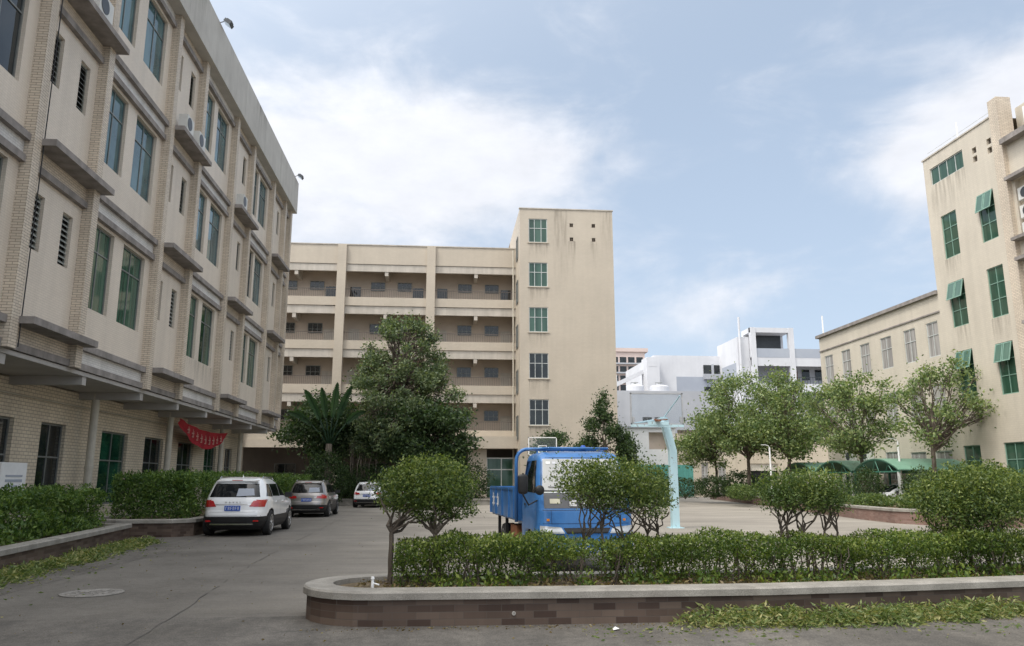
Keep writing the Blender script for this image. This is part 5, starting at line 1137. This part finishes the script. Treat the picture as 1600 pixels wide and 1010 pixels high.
def suv(label, loc, rz, paint, H=1.68, letters=None, wheelr=.35, L=4.6, W=.925, seats=True, lamp='wide', group='cars parked on the left of the court'):
    t = thing('parked_car', label, 'car', loc, rz, group); k = L / 4.6; w = W; h = H / 1.68
    T = [(.20, .22, 4.38, .78), (.30, .08, 4.52, .86), (.42, .02, 4.58, .90), (.55, 0, 4.6, .915), (.66, .01, 4.6, .92), (.74, .05, 4.57, .925), (.88, .07, 4.48, .925), (.97, .09, 4.3, .92), (1.02, .11, 3.95, .905), (1.06, .13, 3.55, .89), (1.10, .15, 3.42, .875),
         (1.25, .24, 3.12, .83), (1.42, .36, 2.75, .765), (1.53, .46, 2.45, .71), (1.59, .55, 2.22, .665), (1.63, .70, 2.05, .60), (1.66, .9, 1.9, .50), (1.675, 1.1, 1.75, .36), (1.68, 1.3, 1.6, .15)]
    T = [(a * h, b * k, c * k, d * w / .925) for a, b, c, d in T]; s = CarShape(T, 5.2)
    zs = sorted(set([q[0] for q in T] + list(np.linspace(.2 * h, 1.58 * h, 34))))
    body = s.body(zs).build('body', paint, t, smooth=True); ry, fy = .88 * k, 3.62 * k
    cut_wheels(body, (ry, fy), wheelr + .055, W, wheelr)
    for p in body.data.polygons:
        if p.material_index == 0: p.use_smooth = True
    # dark lower skirt
    m = MB(); zl = [.19 * h, .3 * h, .42 * h, .52 * h]; s2 = CarShape([(a, b - .012, c + .012, d + .012) for a, b, c, d in T], 5.2); s2.body(zl + [.56 * h]).build('lower_cladding', 'black', t, smooth=False)
    cut_wheels(t.children[-1] if t.children[-1].name.startswith('lower') else [c for c in t.children if c.name.startswith('lower')][0], (ry, fy), wheelr + .03, W, wheelr)
    q = w / .925
    m = MB(); s.panel(m, quad_outline((-.70 * q, 1.10 * h), (.70 * q, 1.10 * h), (.60 * q, 1.48 * h), (-.60 * q, 1.48 * h)), 'rear', .006, 18, 8); m.build('rear_window', 'glass_car', t, smooth=True)
    m = MB(); s.panel(m, quad_outline((.06, 1.12 * h), (.55 * q, 1.15 * h), (.5 * q, 1.34 * h), (.08, 1.34 * h)), 'rear', .010, 8, 4); m.build('window_sticker', 'far_blue', t, smooth=True)
    m = MB(); s.panel(m, quad_outline((-.70 * q, 1.12 * h), (.70 * q, 1.12 * h), (.58 * q, 1.5 * h), (-.58 * q, 1.5 * h)), 'front', .006, 18, 8); m.build('windshield', 'glass_car', t, smooth=True)
    for face in ('right', 'left'):
        m = MB()
        for a, b, c, e in ((.50, 1.05, 1.0, .78), (1.10, 2.02, 2.02, 1.06), (2.08, 3.02, 2.5, 2.08)):
            s.panel(m, quad_outline((a * k, 1.12 * h), (b * k, 1.10 * h), (c * k, 1.47 * h), (e * k, 1.47 * h)), face, .006, 8, 6)
        m.build('side_window', 'glass_car', t, smooth=True)
        m = MB()
        for yy in (1.08, 2.05, 3.05): s.panel(m, quad_outline((yy * k - .005, .5 * h), (yy * k + .005, .5 * h), (yy * k + .005, 1.06 * h), (yy * k - .005, 1.06 * h)), face, .003, 1, 8)
        m.build('door_seam', 'black', t)
        m = MB(); sg = 1 if face == 'right' else -1
        for yy in (1.35, 2.3): m.box(sg * (s.side(yy * k, .95 * h)) - .01, sg * (s.side(yy * k, .95 * h)) + .02 * sg + .01, yy * k, yy * k + .2, .94 * h, .97 * h)
        m.build('door_handle', paint, t)
        m = MB(); xx = s.side(2.95 * k, 1.1 * h); m.box(sg * (xx + .13) - .11, sg * (xx + .13) + .11, 2.92 * k, 3.04 * k, 1.05 * h, 1.2 * h); m.build('wing_mirror', 'black', t)
        m = MB(); xr = .60 * q * sg; m.tube([(xr, .8 * k, 1.62 * h), (xr, .95 * k, 1.675 * h), (xr, 2.1 * k, 1.665 * h), (xr, 2.3 * k, 1.60 * h)], .018, 6); m.build('roof_rail', 'chrome', t)
        m = MB()
        o_ = quad_outline((.45 * q, .84 * h), (.82 * q, .82 * h), (.86 * q, 1.03 * h), (.55 * q, 1.0 * h)) if lamp == 'wide' else quad_outline((.42 * q, .86 * h), (.84 * q, .84 * h), (.85 * q, .97 * h), (.46 * q, .97 * h))
        s.panel(m, (lambda u, v, f=o_, g_=sg: (g_ * f(u, v)[0], f(u, v)[1])), 'rear', .012, 10, 5)
        s.panel(m, quad_outline((.14 * k, .85 * h), (.36 * k, .88 * h), (.3 * k, 1.01 * h), (.16 * k, 1.03 * h)), face, .012, 5, 4); m.build('tail_lamp', 'red_lens', t, smooth=True)
        m = MB(); s.panel(m, (lambda u, v, g_=sg: (g_ * (.45 + .38 * u) * q, (.74 + .14 * v + .05 * u) * h)), 'front', .01, 8, 4); m.build('headlamp', 'clear_lens', t, smooth=True)
        for yy in (ry, fy): wheel(t, sg * (W - .11), yy, wheelr, .22)
    m = MB(); zr = 1.60 * h; m.add([(-.58 * q, .42 * k, zr - .09), (.58 * q, .42 * k, zr - .09), (.60 * q, .95 * k, zr), (-.60 * q, .95 * k, zr), (-.58 * q, .40 * k, zr - .05), (.58 * q, .40 * k, zr - .05), (.58 * q, .95 * k, zr + .045), (-.58 * q, .95 * k, zr + .045)], [(0, 3, 2, 1), (4, 5, 6, 7), (0, 1, 5, 4), (1, 2, 6, 5), (2, 3, 7, 6), (3, 0, 4, 7)]); m.build('spoiler', paint, t)
    yp = s.rear(0, .76 * h) - .02
    m = MB(); m.box(-.22, .22, yp - .012, yp + .05, .72 * h, .86 * h); o = m.build('number_plate', 'plate', t); m = MB(); plate_marks(m, -.2, .2, .745 * h, .835 * h, yp - .0125); m.build('plate_characters', 'white', o)
    m = MB(); yb = s.rear(0, .35 * h) - .02; m.box(-.6, .6, yb - .015, yb + .03, .33 * h, .37 * h); s.panel(m, quad_outline((-.5, .885 * h), (.5, .885 * h), (.5, .90 * h), (-.5, .90 * h)), 'rear', .012, 12, 1); m.build('trim_strip', 'chrome', t)
    m = MB(); yb = s.rear(0, .45 * h) - .014; [m.box(sx * .62 - .12, sx * .62 + .12, yb - .012 + .06, yb + .09, .42 * h, .46 * h) for sx in (-1, 1)]; m.build('reflector', 'red_lens', t)
    m = MB(); m.box(-.15, .15, .395 * k, .41 * k, 1.565 * h, 1.585 * h); m.build('brake_lamp', 'red_lens', t); m = MB(); m.add([(0, 1.0 * k, 1.66 * h), (.02, 1.1 * k, 1.66 * h), (-.02, 1.1 * k, 1.66 * h), (0, 1.0 * k, 1.75 * h)], [(0, 1, 3), (1, 2, 3), (2, 0, 3)]); m.build('aerial', 'white' if paint == 'white_car' else 'black', t)
    m = MB(); s.panel(m, quad_outline((-.5, .6 * h), (.5, .6 * h), (.5, .78 * h), (-.5, .78 * h)), 'front', .012, 8, 4); m.build('grille', 'black', t)
    m = MB(); s.panel(m, quad_outline((-.78, .575 * h), (.78, .575 * h), (.78, .585 * h), (-.78, .585 * h)), 'rear', .005, 14, 1); s.panel(m, quad_outline((-.72, .685 * h), (.72, .685 * h), (.72, .692 * h), (-.72, .692 * h)), 'rear', .004, 14, 1); m.build('tailgate_seam', 'black', t)
    if letters: text_mesh('badge_letters', letters, .075, 'chrome', t, (0, s.rear(0, .95 * h) - .012, .93 * h), (R(90 - 4), 0, 0), .004, 2.4)
    return t
suv('white car with red wraparound tail lamps, nearest of the parked cars', (-6.03, 23.35, 0), R(0), 'white_car', 1.70, 'HAVAL', .36, 4.65, .95)
suv('grey metallic car parked ahead of the white one', (-5.92, 35.0, 0), R(0), 'grey_car', 1.60, None, .35, 4.45, .91, lamp='slim')
suv('small white car parked far back before the dark trees, half behind the round bush', (-4.45, 46.8, 0), R(-4), 'white_car', 1.50, None, .32, 4.3, .89, lamp='slim')
suv('white car almost wholly hidden behind the left round bush', (-1.7, 47.2, 0), R(0), 'white_car', 1.48, None, .32, 4.3, .89, lamp='slim')
suv('white car parked under the nearest green carport bay', (25.6, 38.6, 0), R(90), 'white_car', 1.5, None, .32, 4.4, .89, lamp='slim', group='cars under the carport')

# ------------------------------------------------------------------ blue truck (front at local y = 0, bed towards +y)
def truck():
    t = thing('blue_truck', 'blue light truck with an open bed and a hoop over its cab, behind the hedge', 'truck', (2.50, 13.55, 0), R(4.5))
    T = [(.42, -1.70, .02, .84), (.5, -1.75, -.0, .87), (.72, -1.75, 0, .88), (.78, -1.75, -.02, .88), (1.08, -1.75, -.05, .875), (1.14, -1.75, -.07, .87), (1.36, -1.73, -.13, .86), (1.42, -1.72, -.16, .855), (1.7, -1.70, -.28, .82), (1.97, -1.67, -.42, .775), (2.05, -1.62, -.50, .74), (2.09, -1.56, -.6, .68), (2.115, -1.2, -.75, .55), (2.125, -1.05, -.9, .3)]
    s0 = CarShape(T, 9.0)   # built facing +y, then turned to face -y
    fl = lambda m: [setattr(m, 'v', [(-x, -y, z) for x, y, z in m.v]), m][1]
    zs = sorted(set([q[0] for q in T] + list(np.linspace(.42, 2.1, 36))))
    body = fl(s0.body(zs, 96)).build('cab', 'blue', t, smooth=True); cut_wheels(body, (.72,), .40, .9, .34)
    for p in body.data.polygons:
        if p.material_index == 0: p.use_smooth = True
    def P(name, mat, outl, face, off=.006, nu=18, nv=8, label=None): m = MB(); s0.panel(m, outl, face, off, nu, nv); return fl(m).build(name, mat, t, smooth=True)
    P('windshield', 'glass_ws', quad_outline((-.755, 1.425), (.755, 1.425), (.69, 1.975), (-.69, 1.975)), 'front', .006)
    P('windshield_seal', 'black', quad_outline((-.785, 1.395), (.785, 1.395), (.715, 2.0), (-.715, 2.0)), 'front', .003)
    P('grille_panel', 'ws_panel', quad_outline((-.74, 1.12), (.74, 1.12), (.74, 1.38), (-.74, 1.38)), 'front', .006)
    P('headlamp', 'clear_lens', quad_outline((-.82, .70), (-.40, .70), (-.46, .80), (-.82, .83)), 'front', .012, 8, 4); P('headlamp', 'clear_lens', quad_outline((.40, .70), (.82, .70), (.82, .83), (.46, .80)), 'front', .012, 8, 4)
    P('bumper', 'blue', quad_outline((-.84, .44), (.84, .44), (.84, .66), (-.84, .66)), 'front', .05); P('lower_grille', 'black', quad_outline((-.36, .70), (.36, .70), (.42, .79), (-.42, .79)), 'front', .008)
    for zz, mat_ in ((1.085, 'black'), (.86, 'seam_blue')): P('panel_gap', mat_, quad_outline((-.83, zz), (.83, zz), (.83, zz + .007), (-.83, zz + .007)), 'front', .004, 24, 1)
    for xx in (-.62, .62): P('panel_gap', 'seam_blue', quad_outline((xx, .86), (xx + .006, .86), (xx + .006, 1.085), (xx, 1.085)), 'front', .004, 1, 4)
    for xx in (-.70, .66): P('front_marker', 'amber', quad_outline((xx, .905), (xx + .05, .905), (xx + .05, .945), (xx, .945)), 'front', .014, 2, 2)
    P('wiper', 'black', lambda u, v: (.05 + .6 * u, 1.44 + .04 * u + .012 * v), 'front', .02, 10, 1)
    P('wiper', 'black', lambda u, v: (-.5 + .7 * u, 1.44 + .05 * u + .014 * v), 'front', .02, 10, 1)
    m = MB(); m.box(-.22, .22, -.075, -.055, .38, .50); o = m.build('number_plate', 'plate', t); m = MB(); plate_marks(m, -.19, .19, .405, .475, -.0755); m.build('plate_characters', 'white', o)
    m = MB(); [s0.panel(m, quad_outline((x, 1.19), (x + .13, 1.19), (x + .13, 1.31), (x, 1.31)), 'front', .010, 2, 2) for x in (-.42, -.24, -.06, .12)]; m2 = MB(); m2.v, m2.f, m2.m = m.v, m.f, m.m; fl(m2)
    # bold white marks across the dark panel
    mk = MB()
    for i in range(4):
        x = -.30 + i * .2; y = .05
        for a in ((x, 1.155, x + .03, 1.255), (x, 1.225, x + .13, 1.255), (x + .10, 1.155, x + .13, 1.255) if i % 2 else (x, 1.155, x + .13, 1.185), (x + .03, 1.19, x + .10, 1.21)): mk.box(a[0], a[2], .048, .056, a[1], a[3])
    mk.build('front_lettering', 'white', t)
    P('chrome_strip', 'alu_w', quad_outline((-.76, 1.382), (.76, 1.382), (.76, 1.398), (-.76, 1.398)), 'front', .012)
    P('windshield_sticker', 'white', quad_outline((.57, 1.885), (.645, 1.885), (.645, 1.925), (.57, 1.925)), 'front', .012, 2, 2); P('windshield_sticker', 'far_white', quad_outline((.47, 1.885), (.53, 1.885), (.53, 1.925), (.47, 1.925)), 'front', .012, 2, 2)
    P('inspection_card', 'card', quad_outline((.46, 1.20), (.64, 1.20), (.64, 1.28), (.46, 1.28)), 'front', .012, 2, 2)
    for face, sg in (('right', -1), ('left', 1)):
        P('side_window', 'glass_car', quad_outline((-1.45, 1.40), (-.30, 1.38), (-.56, 1.95), (-1.42, 1.95)), face, .006, 8, 6)
        P('door_seam', 'black', quad_outline((-1.5, .62), (-1.49, .62), (-1.49, 1.95), (-1.5, 1.95)), face, .004, 1, 10); P('door_handle', 'black', quad_outline((-1.22, 1.14), (-1.05, 1.14), (-1.05, 1.18), (-1.22, 1.18)), face, .02, 2, 1)
        m = MB(); x = sg * .90
        m.tube([(sg * .84, .22, 1.25), (sg * 1.02, .06, 1.18), (sg * 1.12, .04, 1.35), (sg * 1.12, .05, 1.72)], .016, 6); m.build('mirror_arm', 'black', t)
        m = MB(); m.lathe([(.03, .03), (.075, .045), (.088, .08), (.09, .32), (.075, .355), (.03, .37)], (sg * 1.12, .055, 1.33), n=18); m.v = [(x, .055 + (y - .055) * .42, z) for x, y, z in m.v]; m.build('mirror', 'black', t, smooth=True)
        m = MB(); m.lathe([(.02, -.03), (.07, -.025), (.085, 0), (.07, .03), (.02, .04)], (sg * .86, -.12, 1.43), 'y', 18); m.tube([(sg * .84, .1, 1.36), (sg * .86, -.1, 1.43)], .014, 6); m.build('round_mirror', 'black', t, smooth=True)
        wheel(t, sg * .74, .72, .34, .2, 'alu'); wheel(t, sg * .72, 3.9, .34, .28, 'alu')
    # roof hoop and beacon
    m = MB(); pts = [(-.92, 1.88, .8), (-.92, 1.88, 1.95)] + [(-.92 + .22 * (1 - math.cos(R(a))), 1.88, 1.98 + .22 * math.sin(R(a))) for a in (20, 40, 60, 80, 90)]; pts += [(-x, y, z) for x, y, z in pts[::-1]]
    m.tube(pts, .034, 8); m.tube([(-.72, 1.88, 2.18), (-.55, .55, 2.17)], .022, 6); m.tube([(.72, 1.88, 2.18), (.55, .55, 2.17)], .022, 6); m.tube([(-.57, .58, 2.17), (.57, .58, 2.17)], .022, 6)
    for x in (-.5, 0, .5): m.tube([(x, 1.88, 2.2), (x, 1.86, .95)], .018, 6)
    m.build('roof_hoop', 'blue', t, smooth=True)
    m = MB(); m.lathe([(.05, 0), (.055, .05), (.03, .08)], (.42, 1.8, 2.2), n=14); m.build('beacon', 'plate', t)
    # bed
    m = MB(); m.box(-.9, .9, 1.96, 5.3, .82, .90); m.box(-.3, -.2, 1.4, 5.2, .5, .82); m.box(.2, .3, 1.4, 5.2, .5, .82); m.box(-.9, .9, 1.96, 2.01, .9, 1.48); m.build('bed_floor', 'blue', t)
    for sg in (-1, 1):
        m = MB(); x = sg * .90; m.box(min(x, x + sg * .04), max(x, x + sg * .04), 1.96, 5.3, .86, 1.46)
        for y in (1.99, 2.6, 3.5, 4.4, 5.24): m.box(min(x + sg * .04, x + sg * .065), max(x + sg * .04, x + sg * .065), y, y + .05, .86, 1.46)
        m.box(min(x + sg * .04, x + sg * .06), max(x + sg * .04, x + sg * .06), 2.05, 5.23, 1.41, 1.455); o = m.build('bed_side', 'blue', t)
        m = MB()
        for i in range(3):
            y = 4.75 - i * .34; xx = x + sg * .041; q0, q1 = min(xx, xx + sg * .006), max(xx, xx + sg * .006)
            for a in ((y, 1.06, y + .24, 1.10), (y, 1.20, y + .24, 1.24), (y + .10, 1.02, y + .14, 1.32), (y, 1.06, y + .04, 1.24)): m.box(q0, q1, a[0], a[2], a[1], a[3])
        m.build('side_lettering', 'white', o)
        m = MB(); m.box(sg * .86 - .03, sg * .86 + .03, 3.35, 3.42, .3, .82); m.box(sg * .86 - .03, sg * .86 + .03, 4.38, 4.45, .3, .82); m.build('mudguard', 'black', t)
        m = MB(); m.box(sg * .72 - .14, sg * .72 + .14, 2.15, 2.9, .38, .72); m.build('fuel_tank', 'rust', t)
    m = MB(); m.box(-.94, .94, 5.30, 5.34, .86, 1.46); m.build('tailgate', 'blue', t)
MT['seam_blue'] = plain('shadow_gap', (.01, .03, .09), .7); MT['amber'] = plain('amber_lens', (.55, .20, .02), .2)
MT['glass_ws'] = glass_mat('truck_windshield', (.34, .34, .33), (.42, .42, .41), .05, .6); MT['ws_panel'] = plain('grey_front_panel', (.10, .10, .105), .35); MT['card'] = plain('paper_card', (.55, .52, .40), .7)
truck()
